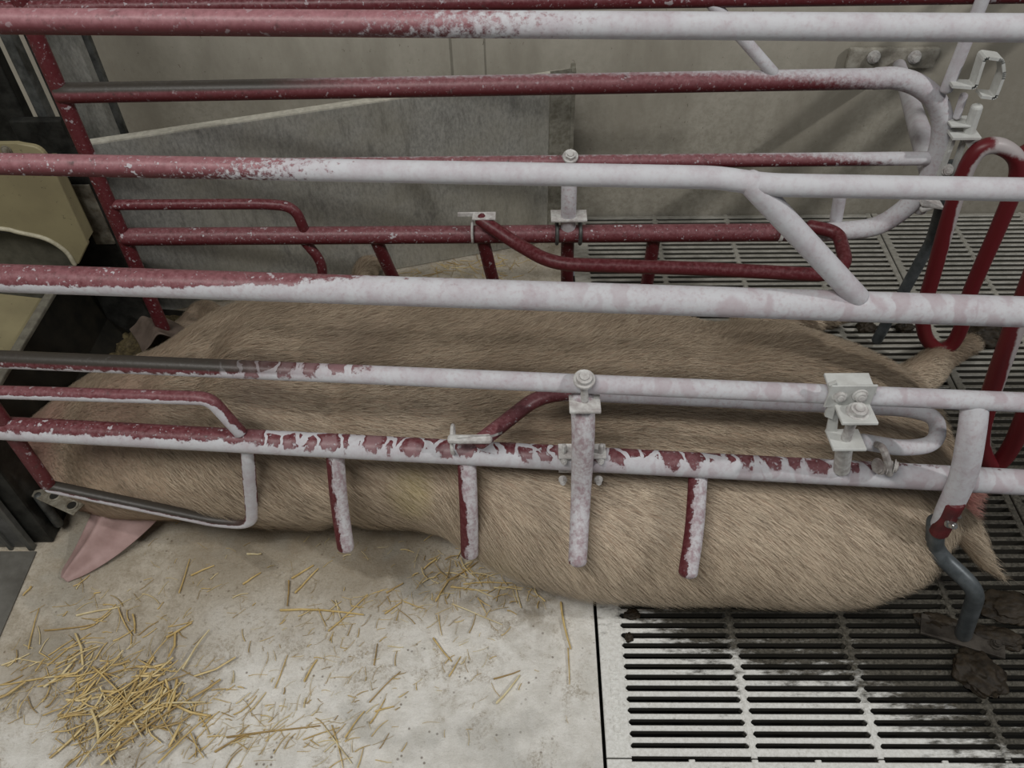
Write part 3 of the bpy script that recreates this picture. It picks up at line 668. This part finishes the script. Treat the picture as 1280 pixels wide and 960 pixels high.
RX = aZ(20, 440, .25).x
tr = thing('feed_trough', 'dark feed trough with a grey rim under the hopper and the sow snout', 'trough', (RX+.12, 1.3, 0))
bm = bmesh.new(); prof = [(RX, .25), (RX+.012, .25), (RX+.05, .10), (RX+.11, .03), (RX+.26, .012), (RX+.26, .002), (RX+.03, .002)]
prism_bm(bm, [Vector((x, 1.12, z)) for x, z in prof], (0, .56, 0)); bm_obj('basin', bm, plain('dark_trough', (.006, .006, .005), (.016, .014, .010), 20, .45), tr)
bm = bmesh.new(); prism_bm(bm, [Vector((RX-.006, 1.10, .25)), Vector((RX+.016, 1.10, .25)), Vector((RX+.016, 1.10, .262)), Vector((RX-.006, 1.10, .262))], (0, .58, 0))
bevel_mod(bm_obj('trough_rim', bm, plain('grey_rim', (.20, .19, .15), (.12, .11, .09), 40, .5), tr), .003)
bm = bmesh.new(); prism_bm(bm, [Vector((RX-.008, 1.11, .002)), Vector((RX-.008, 1.11, .245)), Vector((RX-.35, 1.11, .30)), Vector((RX-.35, 1.11, .002))], (0, .36, 0))
bm_obj('outer_shell', bm, M_beige, tr)
bm = bmesh.new(); box_bm(bm, (RX-.07, 1.505, .23), (.13, .05, .14), Matrix.Rotation(.2, 3, 'Y'), .01); bm_obj('feed_gate', bm, plain('grey_feed_gate', (.13, .125, .10), (.07, .065, .05), 30), tr)
# feed mash
bm = bmesh.new()
bmesh.ops.create_grid(bm, x_segments=40, y_segments=60, size=.5)
for v in bm.verts:
    u, w = v.co.x*2, v.co.y*2
    v.co = Vector((RX+.13+u*.10, 1.40+w*.24, .040+.035*(1-u*u)*(1-w*w)+.014*mnoise.noise(Vector((u*7, w*14, 2)))))
fm = bm_obj('feed_mash', bm, plain('brown_feed', (.035, .026, .012), (.11, .085, .04), 90, .8, 0, .8), None, True)
fm['kind'] = 'stuff'; tag(fm, 'brown feed mash lying in the dark trough', 'feed')

# steel side plate in the lower left corner
pp = thing('partition_plate', 'grey stainless partition plate at the lower left edge next to the pink ear', 'partition', aZ(40, 685, 0))
q = aZ(42, 684, 0)
bm = bmesh.new(); box_bm(bm, (q.x-.32, q.y, .19), (.64, .004, .37)); bm_obj('plate', bm, plain('dull_stainless', (.10, .10, .095), (.17, .17, .165), 25, .4, .4, .15), pp)
bm = bmesh.new(); box_bm(bm, (q.x, q.y-.003, .19), (.012, .014, .38), None, .002); box_bm(bm, (q.x-.045, q.y-.005, .19), (.008, .008, .38), None, .002)
bm_obj('edge_flange', bm, plain('flange_steel', (.16, .16, .15), (.10, .10, .09), 25, .4, .5, .15), pp)
bm = bmesh.new(); box_bm(bm, (q.x+.015, q.y+.05, .21), (.05, .08, .42), Matrix.Rotation(.0, 3, 'Z'), .006); bm_obj('corner_post', bm, M_blk, pp)
# thin darker sheet on the floor left of the concrete
mt = [aZ(46, 690, .001), aZ(-4, 806, .001), aZ(-260, 806, .001), aZ(-260, 690, .001)]
bm = bmesh.new(); prism_bm(bm, mt, (0, 0, .003)); o = bm_obj('floor_layer', bm, plain('dark_floor_sheet', (.085, .08, .07), (.15, .145, .13), 14, .35, 0, .2))
tag(o, 'dark sheet covering the floor below the partition plate at the left edge', 'mat'); recenter(o, (mt[0].x-.2, mt[0].y-.1, 0))

# ------------------------------------------------------------------ sow
ST = [(-1.17, 1.15, .060, .040), (-1.15, 1.15, .065, .062), (-1.10, 1.153, .075, .084), (-1.060,1.162,0.085,0.111), (-1.020,1.168,0.098,0.141), (-0.960,1.160,0.117,0.166), (-0.900,1.147,0.135,0.177), (-0.850,1.139,0.148,0.188), (-0.800,1.138,0.160,0.197), (-0.750,1.149,0.168,0.219), (-0.700,1.166,0.176,0.244), (-0.650,1.181,0.182,0.265), (-0.600,1.176,0.188,0.266), (-0.500,1.175,0.189,0.269), (-0.400,1.175,0.190,0.271), (-0.300,1.171,0.190,0.272), (-0.220,1.166,0.190,0.274), (-0.150,1.149,0.190,0.292), (-0.080,1.126,0.190,0.314), (0.000,1.105,0.190,0.335), (0.100,1.089,0.190,0.346), (0.200,1.083,0.190,0.346), (0.300,1.074,0.190,0.342), (0.400,1.057,0.189,0.326), (0.500,1.050,0.188,0.322), (0.580,1.047,0.184,0.318), (0.640,1.042,0.181,0.297), (0.690,1.040,0.175,0.279), (0.730,1.039,0.170,0.251), (0.765,1.054,0.156,0.229), (0.790,1.068,0.143,0.214), (.808, 1.075, .122, .160), (.818, 1.08, .100, .095)]
sta = np.array(ST)
def sow_mesh():
    bm = bmesh.new(); n = 72; rings = []
    xs = np.concatenate([np.arange(-1.17, .765, .0125), np.linspace(.765, .818, 9)])
    # smooth interpolation of the stations
    def itp(x, c):
        i = np.searchsorted(sta[:, 0], x)-1; i = int(np.clip(i, 0, len(sta)-2))
        x0, x1 = sta[i, 0], sta[i+1, 0]; t = (x-x0)/(x1-x0)
        def sl(k):
            k0, k1 = max(k-1, 0), min(k+1, len(sta)-1); return (sta[k1, c]-sta[k0, c])/(sta[k1, 0]-sta[k0, 0])
        h = x1-x0; y0, y1, m0, m1 = sta[i, c], sta[i+1, c], sl(i)*h, sl(i+1)*h
        return (2*t**3-3*t**2+1)*y0+(t**3-2*t**2+t)*m0+(-2*t**3+3*t**2)*y1+(t**3-t**2)*m1
    for X in xs:
        yc, b, a = itp(X, 1), itp(X, 2), itp(X, 3); zc = b if X > -1.0 else b+.012*(1-(X+1.17)/.17)
        if X > .765: zc = .160+(b-.154)*.15
        ring = []
        for k in range(n):
            t = 2*math.pi*k/n; c, s = math.cos(t), math.sin(t); p = 2/2.05
            y = yc+a*math.copysign(abs(c)**p, c); z = zc+b*math.copysign(abs(s)**p, s)
            v = Vector((X, y, max(z, .003)))
            nr = Vector((0, c/a, s/b)).normalized()
            d = .009*mnoise.noise(v*4.5)+.0035*mnoise.noise(v*13)
            def g(cx_, cy_, sx_, sy_, h): return h*math.exp(-((v.x-cx_)/sx_)**2-((v.y-cy_)/sy_)**2)
            d += g(-.64, 1.15, .035, .13, -.016)+g(-.56, 1.12, .06, .14, .014)      # neck fold and shoulder
            d += g(-.38, 1.05, .03, .17, -.016)+g(-.16, .95, .04, .12, -.016)       # behind the elbow
            d += g(.38, 1.22, .05, .12, -.016)+g(.56, 1.10, .12, .13, .010)         # flank hollow and haunch
            d += g(-.88, 1.05, .04, .1, .010)+g(-.78, 1.10, .03, .1, -.010)         # brow and poll
            v += nr*d if v.z > .01 else Vector()
            v.z = max(v.z, .002)
            ring.append(bm.verts.new(v))
        rings.append(ring)
    for a_, b_ in zip(rings, rings[1:]):
        for j in range(n): bm.faces.new((a_[j], a_[(j+1) % n], b_[(j+1) % n], b_[j]))
    bm.faces.new(rings[0][::-1]); bm.faces.new(rings[-1])
    def limb(pts, rad, flat=1., up=None):
        rr = lambda t: float(np.interp(t, np.linspace(0, 1, len(rad)), rad))
        tube_bm(bm, spline(pts, 8), rr, seg=18, flat=flat, up=up, dense=.02)
    # hind legs reach out on the far side
    limb([(.50, 1.18, .14), aZ(930, 405, .08), aZ(1000, 405, .05), aZ(1035, 398, .035), aZ(1052, 392, .03)], [.10, .055, .038, .030, .024])
    limb([(.66, 1.12, .16), aZ(1150, 470, .10), aZ(1172, 450, .07), aZ(1196, 436, .05), aZ(1213, 430, .035)], [.12, .062, .046, .036, .028])
    # front legs
    limb([(-.42, 1.30, .12), aZ(455, 345, .05), aZ(462, 330, .035), aZ(440, 322, .03)], [.10, .05, .035, .028])
    limb([(-.62, 1.30, .12), aZ(262, 392, .07), aZ(232, 410, .05), aZ(205, 424, .035)], [.10, .045, .034, .026])
    # tail
    limb([(.78, .99, .20), aZ(1180, 640, .19), aZ(1200, 652, .17), aZ(1216, 678, .13), aZ(1232, 704, .09), aZ(1250, 722, .06)], [.040, .034, .029, .026, .017, .005])
    # vulva
    vs = bmesh.ops.create_uvsphere(bm, u_segments=20, v_segments=14, radius=1)['verts']
    c_ = aZ(1203, 614, .140)
    for v in vs: v.co = Vector((v.co.x*.036, v.co.y*.034, v.co.z*.042))+c_
    vs = bmesh.ops.create_uvsphere(bm, u_segments=20, v_segments=14, radius=1)['verts']
    c_ = aZ(1208, 638, .125)
    for v in vs: v.co = Vector((v.co.x*.018, v.co.y*.020, v.co.z*.026))+c_
    # snout disc
    vs = bmesh.ops.create_cone(bm, cap_ends=True, segments=24, radius1=.045, radius2=.050, depth=.03)['verts']
    for v in vs: v.co = Vector((-1.17-v.co.z, 1.15+v.co.y, .068+v.co.x*.8))
    # lower jaw
    limb([(-.95, 1.14, .06), (-1.05, 1.15, .045), (-1.12, 1.15, .035)], [.07, .05, .028])
    me = bpy.data.meshes.new('sow_raw'); bmesh.ops.recalc_face_normals(bm, faces=bm.faces); bm.to_mesh(me); bm.free()
    o = bpy.data.objects.new('sow_tmp', me); C.objects.link(o)
    md = o.modifiers.new('r', 'REMESH'); md.mode = 'VOXEL'; md.voxel_size = .0075; md.use_smooth_shade = True
    md = o.modifiers.new('s', 'SMOOTH'); md.iterations = 6; md.factor = .6
    bpy.context.view_layer.update()
    m2 = bpy.data.meshes.new_from_object(o.evaluated_get(bpy.context.evaluated_depsgraph_get()))
    bpy.data.objects.remove(o); m2.name = 'sow'
    return m2
def skin_mat(name, hair=False):
    m = NT(name, .62 if not hair else .5, .25); P = m.pos(); x, y, z = m.xyz(P)
    st = m.scaled(P, (9, 60, 60), rot=(0, 0, .35))
    n1 = m.noise(P, 3.2, 5, .6); n2 = m.noise(st, 2.2, 6, .75); n3 = m.noise(P, 26, 5, .7)
    c = m.mix(m.ramp(n1, .32, .68), (.45, .34, .25), (.31, .23, .16))
    if hair: c = m.mix(m.ramp(n1, .3, .7), (.64, .53, .40), (.46, .37, .27))
    if hair: c = m.mix(m.ramp(m.g.outputs['Random Per Island'], .0, .5, .85, 0.), c, (.14, .10, .065))
    else:
        c = m.mix(m.math('MULTIPLY', m.ramp(n2, .5, .75), .45), c, (.24, .155, .095))
        c = m.mix(m.math('MULTIPLY', m.ramp(n3, .5, .75), .25), c, (.30, .20, .13))
    def patch(p, r0, r1, colr, k):
        nonlocal c
        c = m.mix(m.math('MULTIPLY', m.math('MULTIPLY', m.near(p, r0, r1), m.ramp(n3, .2, .6, .5, 1.)), k), c, colr)
    h = .5 if hair else 1.
    h = .85 if hair else 1.
    patch(aZ(75, 560, .13), .03, .15, (.50, .27, .23), .8*h)
    patch(aZ(130, 600, .10), .03, .12, (.50, .29, .24), .7*h)
    patch(aZ(150, 520, .28), .03, .15, (.42, .26, .20), .5*h)
    patch(aZ(350, 570, .22), .02, .07, (.50, .26, .21), .6*h)
    patch(aZ(250, 515, .30), .02, .08, (.28, .19, .14), .5*h)
    patch(aZ(525, 600, .22), .02, .09, (.50, .44, .12), .9*h)
    patch(aZ(480, 575, .26), .01, .05, (.24, .26, .20), .5*h)
    patch(aZ(620, 610, .25), .01, .06, (.28, .30, .22), .45*h)
    patch(aZ(700, 610, .25), .01, .06, (.23, .29, .21), .5*h)
    patch(aZ(440, 430, .38), .02, .14, (.24, .18, .13), .6*h); patch(aZ(330, 480, .36), .02, .10, (.24, .17, .13), .5*h); patch(aZ(620, 480, .37), .02, .12, (.27, .20, .14), .4*h); patch(aZ(800, 620, .25), .02, .09, (.26, .19, .13), .35*h); patch(aZ(1000, 440, .33), .01, .06, (.25, .18, .12), .45*h); patch(aZ(1080, 550, .3), .02, .08, (.28, .20, .15), .4*h); patch(aZ(640, 700, .16), .02, .09, (.50, .42, .26), .4*h)  # mostly dark patches that put broad shading into the coat colour
    patch(aZ(690, 545, .36), .03, .10, (.24, .16, .11), .4*h)
    patch(aZ(1120, 690, .12), .004, .018, (.12, .035, .02), 1.*h)
    patch(aZ(1118, 690, .12), .02, .05, (.42, .28, .24), .7*h)
    patch(aZ(1115, 730, .08), .01, .055, (.17, .12, .08), .7*h)
    patch(aZ(1160, 640, .16), .02, .07, (.22, .15, .10), .55*h)
    patch(aZ(1208, 622, .138), .042, .062, (.48, .20, .18), .95*h)
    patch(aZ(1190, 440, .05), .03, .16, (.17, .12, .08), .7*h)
    patch(aZ(200, 425, .04), .03, .20, (.16, .12, .085), .8*h)  # far front leg coloured dim, as if lying in shade
    patch(aZ(240, 700, .02), .05, .30, (.42, .30, .22), .2*h)
    if not hair:
        sp = m.math('MULTIPLY', m.ramp(m.vor(P, 20), .07, .03), m.ramp(m.noise(P, 5, 2), .56, .6))
        c = m.mix(sp, c, (.02, .015, .012))
        m.bump(m.math('ADD', n2, n3), .35, .004)
        m.b.inputs['Subsurface Weight'].default_value = .0
    m.col(c)
    return m.m
sm_ = sow_mesh()
sow = link('sow', sm_, skin_mat('pig_skin')); tag(sow, 'large pinkish sow lying on her side inside the crate', 'pig')
for p in sm_.polygons: p.use_smooth = True
M_pink = NT('pink_ear_skin', .6, .3); _p = M_pink.pos(); _a = M_pink.noise(_p, 18, 5, .6)
M_pink.col(M_pink.mix(M_pink.ramp(_a, .35, .7), (.40, .275, .26), (.30, .195, .18))); M_pink.bump(M_pink.noise(_p, 60, 4), .2, .002); M_pink = M_pink.m
def ear(pts_l, pts_r, zl, zr, thick, name='ear'):
    """leaf-shaped flap lofted between two edges, cupped in the middle"""
    bm = bmesh.new(); n = len(pts_l); L = [aZ(*p, z) for p, z in zip(pts_l, zl)]; R = [aZ(*p, z) for p, z in zip(pts_r, zr)]
    L = spline(L, 5); R = spline(R, 5); top = []; botm = []; m_ = 12
    for i, (a, b) in enumerate(zip(L, R)):
        w = (b-a).length; rt = []; rb = []
        for k in range(m_+1):
            t = k/m_; p = a.lerp(b, t); cup = .16*w*math.sin(math.pi*t)+.16*w*math.exp(-((t-.42)/.14)**2)-.06*w*math.exp(-((t-.68)/.1)**2)
            th = thick*(.25+math.sin(math.pi*t))*(1-.5*i/len(L))
            rt.append(bm.verts.new(p+Vector((0, 0, cup+th)))); rb.append(bm.verts.new(p+Vector((0, 0, cup-th*.4))))
        top.append(rt); botm.append(rb)
    for g_ in (top, botm):
        for i in range(len(L)-1):
            for k in range(m_): bm.faces.new((g_[i][k], g_[i][k+1], g_[i+1][k+1], g_[i+1][k]))
    for i in range(len(L)-1):
        for k in (0, m_): bm.faces.new((top[i][k], top[i+1][k], botm[i+1][k], botm[i][k]))
    for i in (0, len(L)-1):
        for k in range(m_): bm.faces.new((top[i][k], top[i][k+1], botm[i][k+1], botm[i][k]))
    o = bm_obj(name, bm, M_pink, sow, True); 
    md = o.modifiers.new('sub', 'SUBSURF'); md.levels = 1; md.render_levels = 1
    return o
e_ = ear([(120, 628), (108, 655), (92, 688), (78, 712), (76, 722)], [(205, 640), (188, 660), (150, 692), (112, 716), (84, 728)],
    [.09, .055, .022, .010, .005], [.075, .045, .016, .006, .004], .005)
fe = ear([(178, 442), (172, 428), (160, 410), (152, 392), (150, 384)], [(240, 420), (228, 408), (205, 396), (178, 386), (160, 380)],
    [.10, .08, .06, .05, .045], [.12, .10, .08, .06, .05], .005)
fe.data.materials[0] = plain('shaded_ear_skin', (.10, .075, .06), (.17, .13, .105), 25, .6, 0, .4)  # far ear gets a darker skin colour to look shaded
# hooves
M_hoof = plain('dark_hoof', (.05, .04, .03), (.10, .08, .06), 40, .5)
for tip, back in ((aZ(1062, 391, .02), aZ(1050, 393, .028)), (aZ(1222, 427, .022), aZ(1211, 431, .032)), (aZ(196, 430, .025), aZ(206, 424, .035)), (aZ(430, 320, .022), aZ(441, 322, .028))):
    bm = bmesh.new(); d = (tip-back).normalized(); w = d.cross(Vector((0, 0, 1))).normalized()
    for s in (-1, 1): tube_bm(bm, [back+w*s*.012, tip+w*s*.013+Vector((0, 0, -.004))], lambda t: .0155-.006*t, seg=12)
    bm_obj('hoof', bm, M_hoof, sow, True)

# bristles: fine ribbons that follow the coat
def bristles(me, count, seed=3):
    r = np.random.default_rng(seed); me.calc_loop_triangles()
    nv = len(me.vertices); co = np.empty(nv*3); me.vertices.foreach_get('co', co); co = co.reshape(-1, 3)
    no = np.empty(nv*3); me.vertices.foreach_get('normal', no); no = no.reshape(-1, 3)
    tr_ = np.empty(len(me.loop_triangles)*3, np.int32); me.loop_triangles.foreach_get('vertices', tr_); tr_ = tr_.reshape(-1, 3)
    A, B, D = co[tr_[:, 0]], co[tr_[:, 1]], co[tr_[:, 2]]
    ar = np.linalg.norm(np.cross(B-A, D-A), axis=1)
    cen = (A+B+D)/3; nn = no[tr_].mean(1); nn /= np.linalg.norm(nn, axis=1)[:, None]
    vis = (np.einsum('ij,ij->i', nn, np.array([0, 0, H])-cen) > -.25) & (cen[:, 2] > .012)
    w = ar*vis; w /= w.sum()
    i = r.choice(len(w), count, p=w); u = r.random((count, 2)); sw = u.sum(1) > 1; u[sw] = 1-u[sw]
    P = A[i]+(B-A)[i]*u[:, :1]+(D-A)[i]*u[:, 1:]; N = nn[i]
    # direction: backwards along the body, swept down the near flank
    ph = np.sin(P[:, 0]*5+1)*.25+np.sin(P[:, 1]*9+P[:, 0]*4)*.25
    down = np.clip((1.08-P[:, 1])/.33, -1, 1)*np.clip(1.25-P[:, 0]*.9, .3, 1.2)
    dr = np.stack([np.ones(count)*.9, -.8*down+ph*.9, -.6*np.abs(down)], 1)+r.normal(0, .13, (count, 3))
    dr -= N*np.einsum('ij,ij->i', dr, N)[:, None]; dr /= np.linalg.norm(dr, axis=1)[:, None]
    ln = r.uniform(.014, .036, count)*np.where(P[:, 0] < -.7, .55, 1.)*np.where(P[:, 1] < .92, 1.35, 1.)
    lift = r.uniform(.06, .30, count)
    wd = r.uniform(.00026, .00052, count)
    sd = np.cross(dr, N); sd /= np.linalg.norm(sd, axis=1)[:, None]
    def at(t, lf): return P+dr*(ln*t)[:, None]+N*(ln*lf)[:, None]
    p0 = P-N*.001; p1 = at(.5, lift*.75); p2 = at(1.0, lift)+np.array([0, 0, -1])*(ln*.12)[:, None]
    # strands lie together in tufts
    key = np.floor((P+r.normal(0, .0025, P.shape))/.013).astype(np.int64); kk = key[:, 0]*73856093 ^ key[:, 1]*19349663 ^ key[:, 2]*83492791
    _, inv = np.unique(kk, return_inverse=True); cnt = np.bincount(inv)[:, None]
    def mean(V_): return (np.stack([np.bincount(inv, V_[:, q]) for q in range(3)], 1)/cnt)[inv]
    t1, t2 = mean(p1), mean(p2); pull = r.uniform(.35, .8, (count, 1))
    p1 = p1+(t1-p1)*pull*.35; along = (p2-t2); al = np.einsum('ij,ij->i', along, dr)[:, None]*dr
    p2 = p2+(t2+al-p2)*pull
    W_ = wd[:, None]*sd
    V = np.stack([p0-W_, p0+W_, p1-W_*.8, p1+W_*.8, p2], 1).reshape(-1, 3); V[:, 2] = np.maximum(V[:, 2], .0015)
    b = np.arange(count)[:, None]*5
    Q = (b+np.array([[0, 1, 3, 2]])); T = (b+np.array([[2, 3, 4]]))
    m = bpy.data.meshes.new('bristles'); nf = count*2
    m.vertices.add(len(V)); m.vertices.foreach_set('co', V.ravel())
    loops = np.concatenate([Q, T], 1).ravel(); m.loops.add(len(loops)); m.loops.foreach_set('vertex_index', loops.astype(np.int32))
    m.polygons.add(nf); starts = np.stack([np.arange(count)*7, np.arange(count)*7+4], 1).ravel()
    m.polygons.foreach_set('loop_start', starts.astype(np.int32)); m.update(calc_edges=True)
    return m
hb = bristles(sm_, 150000); ho = link('bristles', hb, skin_mat('pale_bristles', True), sow); ho['kind'] = 'stuff'

# ------------------------------------------------------------------ straw
M_straw = []
for i, (a, b) in enumerate((((.66, .50, .22), (.48, .34, .13)), ((.46, .32, .13), (.30, .20, .08)), ((.78, .70, .46), (.62, .50, .27)))):
    m = NT('dry_straw', .55, .35); n_ = m.noise(m.pos(), 60, 4); r_ = m.g.outputs['Random Per Island']; m.col(m.mix(m.ramp(r_, .55, 1., 0., .6), m.mix(m.ramp(r_, .0, .45, .7, 0.), m.mix(m.ramp(n_, .3, .7), a, b), (.27, .18, .075)), (.74, .66, .42))); M_straw.append(m.m)
def stem_bm(bm, c, ang, L, w, h=.0, bend=.2, tilt=0., seg=6):
    d = Vector((math.cos(ang), math.sin(ang), tilt)); s = Vector((-d.y, d.x, 0)); pts = []
    for k in range(5):
        t = k/4-.5; pts.append(Vector(c)+d*L*t+s*bend*L*(t*t-.08)+Vector((0, 0, h+w*.5+abs(math.sin(k*2.1+ang))*.002)))
    for p in pts: p.z = max(p.z, w*.45)
    tube_bm(bm, pts, lambda t: w*(1-.35*t), seg=seg, flat=.45, dense=.05, up=(0, 0, 1))
def ang_px(a, b): v = aZ(*b, 0)-aZ(*a, 0); return math.atan2(v.y, v.x), v.length, (aZ(*a, 0)+aZ(*b, 0))/2
hero = [((140, 944), (243, 872)), ((125, 930), (190, 880)), ((60, 848), (0, 858)), ((20, 824), (52, 829)), ((62, 820), (92, 800)), ((60, 832), (113, 792)), ((57, 790), (120, 782)), ((36, 812), (49, 762)),
        ((148, 762), (165, 796)), ((97, 770), (150, 760)), ((168, 770), (170, 792)), ((120, 836), (170, 888)), ((128, 848), (180, 834)), ((175, 828), (205, 842)), ((190, 858), (224, 828)), ((205, 882), (258, 880)), ((80, 899), (118, 895)),
        ((200, 955), (264, 895)), ((285, 922), (400, 908)), ((225, 742), (238, 700)), ((240, 720), (268, 708)), ((170, 905), (180, 924)), ((200, 892), (222, 930)), ((240, 920), (256, 950)), ((270, 940), (310, 918)),
        ((352, 762), (455, 768)), ((412, 790), (460, 745)), ((420, 752), (426, 774)), ((398, 762), (408, 784)), ((366, 724), (392, 708)), ((362, 728), (360, 758)), ((370, 742), (398, 712)), ((305, 731), (326, 717)), ((310, 694), (327, 694)),
        ((482, 768), (502, 754)), ((505, 753), (530, 762)), ((560, 728), (598, 704)), ((545, 752), (560, 728)), ((564, 735), (610, 740)), ((566, 756), (628, 782)), ((580, 730), (640, 729)), ((548, 770), (552, 795)), ((462, 878), (500, 840)),
        ((464, 905), (482, 875)), ((470, 890), (492, 884)), ((622, 880), (650, 846)), ((700, 756), (712, 812)), ((710, 812), (712, 856)), ((618, 850), (650, 840)), ((381, 852), (396, 826)), ((416, 908), (430, 960)), ((408, 912), (440, 955)),
        ((432, 922), (455, 890)), ((380, 925), (424, 910)), ((468, 832), (472, 806)), ((542, 800), (564, 828)), ((562, 846), (576, 822)), ((230, 838), (262, 790)), ((210, 798), (240, 780)), ((545, 700), (530, 712)), ((484, 742), (504, 730)), ((345, 860), (360, 820)), ((170, 855), (210, 800)),
        ((100, 960), (150, 900)), ((142, 958), (135, 935)), ((150, 850), (110, 835)), ((220, 870), (190, 850)), ((448, 960), (455, 935)), ((40, 735), (30, 745))]
proto = None
for i, (a, b) in enumerate(hero):
    an, L, c_ = ang_px(a, b); r = random.uniform(.0022, .0042)*(1.4 if i in (0, 1, 17, 46, 45, 44) else 1)
    bm = bmesh.new(); c_ = Vector(c_); stem_bm(bm, (0, 0, 0), an, L, r, .001+(.006 if 60 < a[0] < 270 and a[1] > 820 else 0), random.uniform(-.15, .15), 0, 8)
    o = bm_obj('straw_stem', bm, M_straw[0 if i % 3 else (2 if i % 2 else 1)], None, True); o.location = (c_.x, c_.y, 0)
    tag(o, 'loose dry straw stem lying on the limed concrete in front of the sow', 'straw', 'loose straw stems on the concrete')
# uncounted chaff between them
bm = bmesh.new()
clusters = [((165, 875), (55, 28), 230, 1.), ((110, 915), (40, 20), 70, 1), ((60, 835), (50, 18), 90, .8), ((240, 905), (60, 25), 110, .8), ((140, 775), (40, 22), 50, .8), ((580, 725), (35, 18), 110, .9), ((520, 755), (60, 18), 60, .7),
            ((430, 790), (80, 40), 70, .5), ((340, 910), (60, 25), 110, .7), ((420, 860), (70, 50), 60, .5), ((560, 840), (60, 40), 30, .5), ((250, 800), (120, 60), 60, .5), ((500, 690), (160, 18), 50, .5), ((230, 740), (60, 30), 25, .6), ((640, 740), (30, 12), 25, .8), ((60, 900), (60, 40), 25, .6)]
for (cx_, cy_), (sx_, sy_), n_, k_ in clusters:
    for _ in range(n_):
        px, py = random.gauss(cx_, sx_), random.gauss(cy_, sy_)
        p = aZ(px, min(py, 1010), 0)
        if p.x > SEAM-.01 or p.y > 1.15 or p.x < -1.0: continue
        stem_bm(bm, p, random.gauss(.75, .8), random.uniform(.010, .06)*k_, random.choice((.0006, .0009, .0013, .0022, .0030 if k_ > .75 else .0012)), random.uniform(0, .010 if k_ >= .9 else .001), random.uniform(-.4, .4), 0, 4)
for _ in range(70):      # wide flat blades in the heap
    p = aZ(random.gauss(165, 48), random.gauss(872, 26), 0)
    bl = Vector((p.x, p.y, 0)); an = random.gauss(.7, .7); w_ = random.uniform(.0012, .0026)
    pts_ = [bl+Vector((math.cos(an+.15*q), math.sin(an+.15*q), 0))*q*random.uniform(.014, .040)+Vector((0, 0, random.uniform(.004, .014))) for q in (-1, 0, 1)]
    tube_bm(bm, pts_, w_, seg=6, flat=.22, dense=.05, up=(-math.sin(an), math.cos(an), .3))
for _ in range(260):      # bedding beyond the far side
    p = aZ(random.gauss(520, 70), random.gauss(328, 10), 0)
    if p.y < 1.56 or p.x > SEAM or p.y > 1.93+.29*(p.x+.19)-.02: continue
    stem_bm(bm, p, random.uniform(-1.5, 1.5), random.uniform(.015, .06), random.uniform(.0008, .002), 0, .2, 0, 4)
o = bm_obj('straw_chaff', bm, M_straw[0], None, True); o['kind'] = 'stuff'; tag(o, 'short straw bits and chaff scattered over the concrete', 'straw')
# ------------------------------------------------------------------ dung
M_dung = plain('dung', (.012, .008, .004), (.034, .024, .014), 60, .6, 0, .9)
def clump(px, py, sx, sy, sz, label, seed, yaw=0., grp=True, mat=None):
    bm = bmesh.new(); bmesh.ops.create_icosphere(bm, subdivisions=5, radius=1)
    for v in bm.verts:
        n_ = mnoise.fractal(v.co*1.6+Vector((seed*7.3, 0, 0)), 1., 2., 4)
        v.co *= 1+.32*n_; v.co = Vector((v.co.x*sx, v.co.y*sy, v.co.z*sz))
        v.co.z = max(v.co.z, -sz*.25)+sz*.25
    bmesh.ops.rotate(bm, cent=(0, 0, 0), matrix=Matrix.Rotation(yaw, 3, 'Z'), verts=bm.verts)
    o = bm_obj('dung_clump', bm, mat or M_dung, None, True); p = aZ(px, py, .0); o.location = (p.x, p.y, .0005); tag(o, label, 'dung', 'dung clumps on the slats'); return o
clump(1221, 843, .038, .048, .018, 'largest dark dung clump on the slats, right below the foot plate', 1, .4)
clump(1172, 780, .042, .022, .008, 'flat brown dung smear left of the foot plate', 2, -.3)
clump(1246, 797, .050, .022, .010, 'long dung smear right of the foot plate running to the right edge', 3, -.25)
clump(790, 769, .017, .010, .008, 'small dark dung crumb at the front left slots, upper of the two', 4, .1)
clump(786, 798, .008, .009, .008, 'smallest dark dung crumb at the front left slots, lower of the two', 5)
clump(1082, 411, .024, .020, .016, 'dark dung lump beyond the sow rump, left of two under the wide white rail', 6)
clump(1130, 411, .024, .018, .016, 'dark dung lump beyond the sow rump, right of two under the wide white rail', 7)
clump(1228, 420, .055, .045, .030, 'big dark dung heap between the red guard loop legs', 8)
clump(1262, 760, .060, .035, .012, 'brown dung smear by the sow tail tip at the right edge', 9)
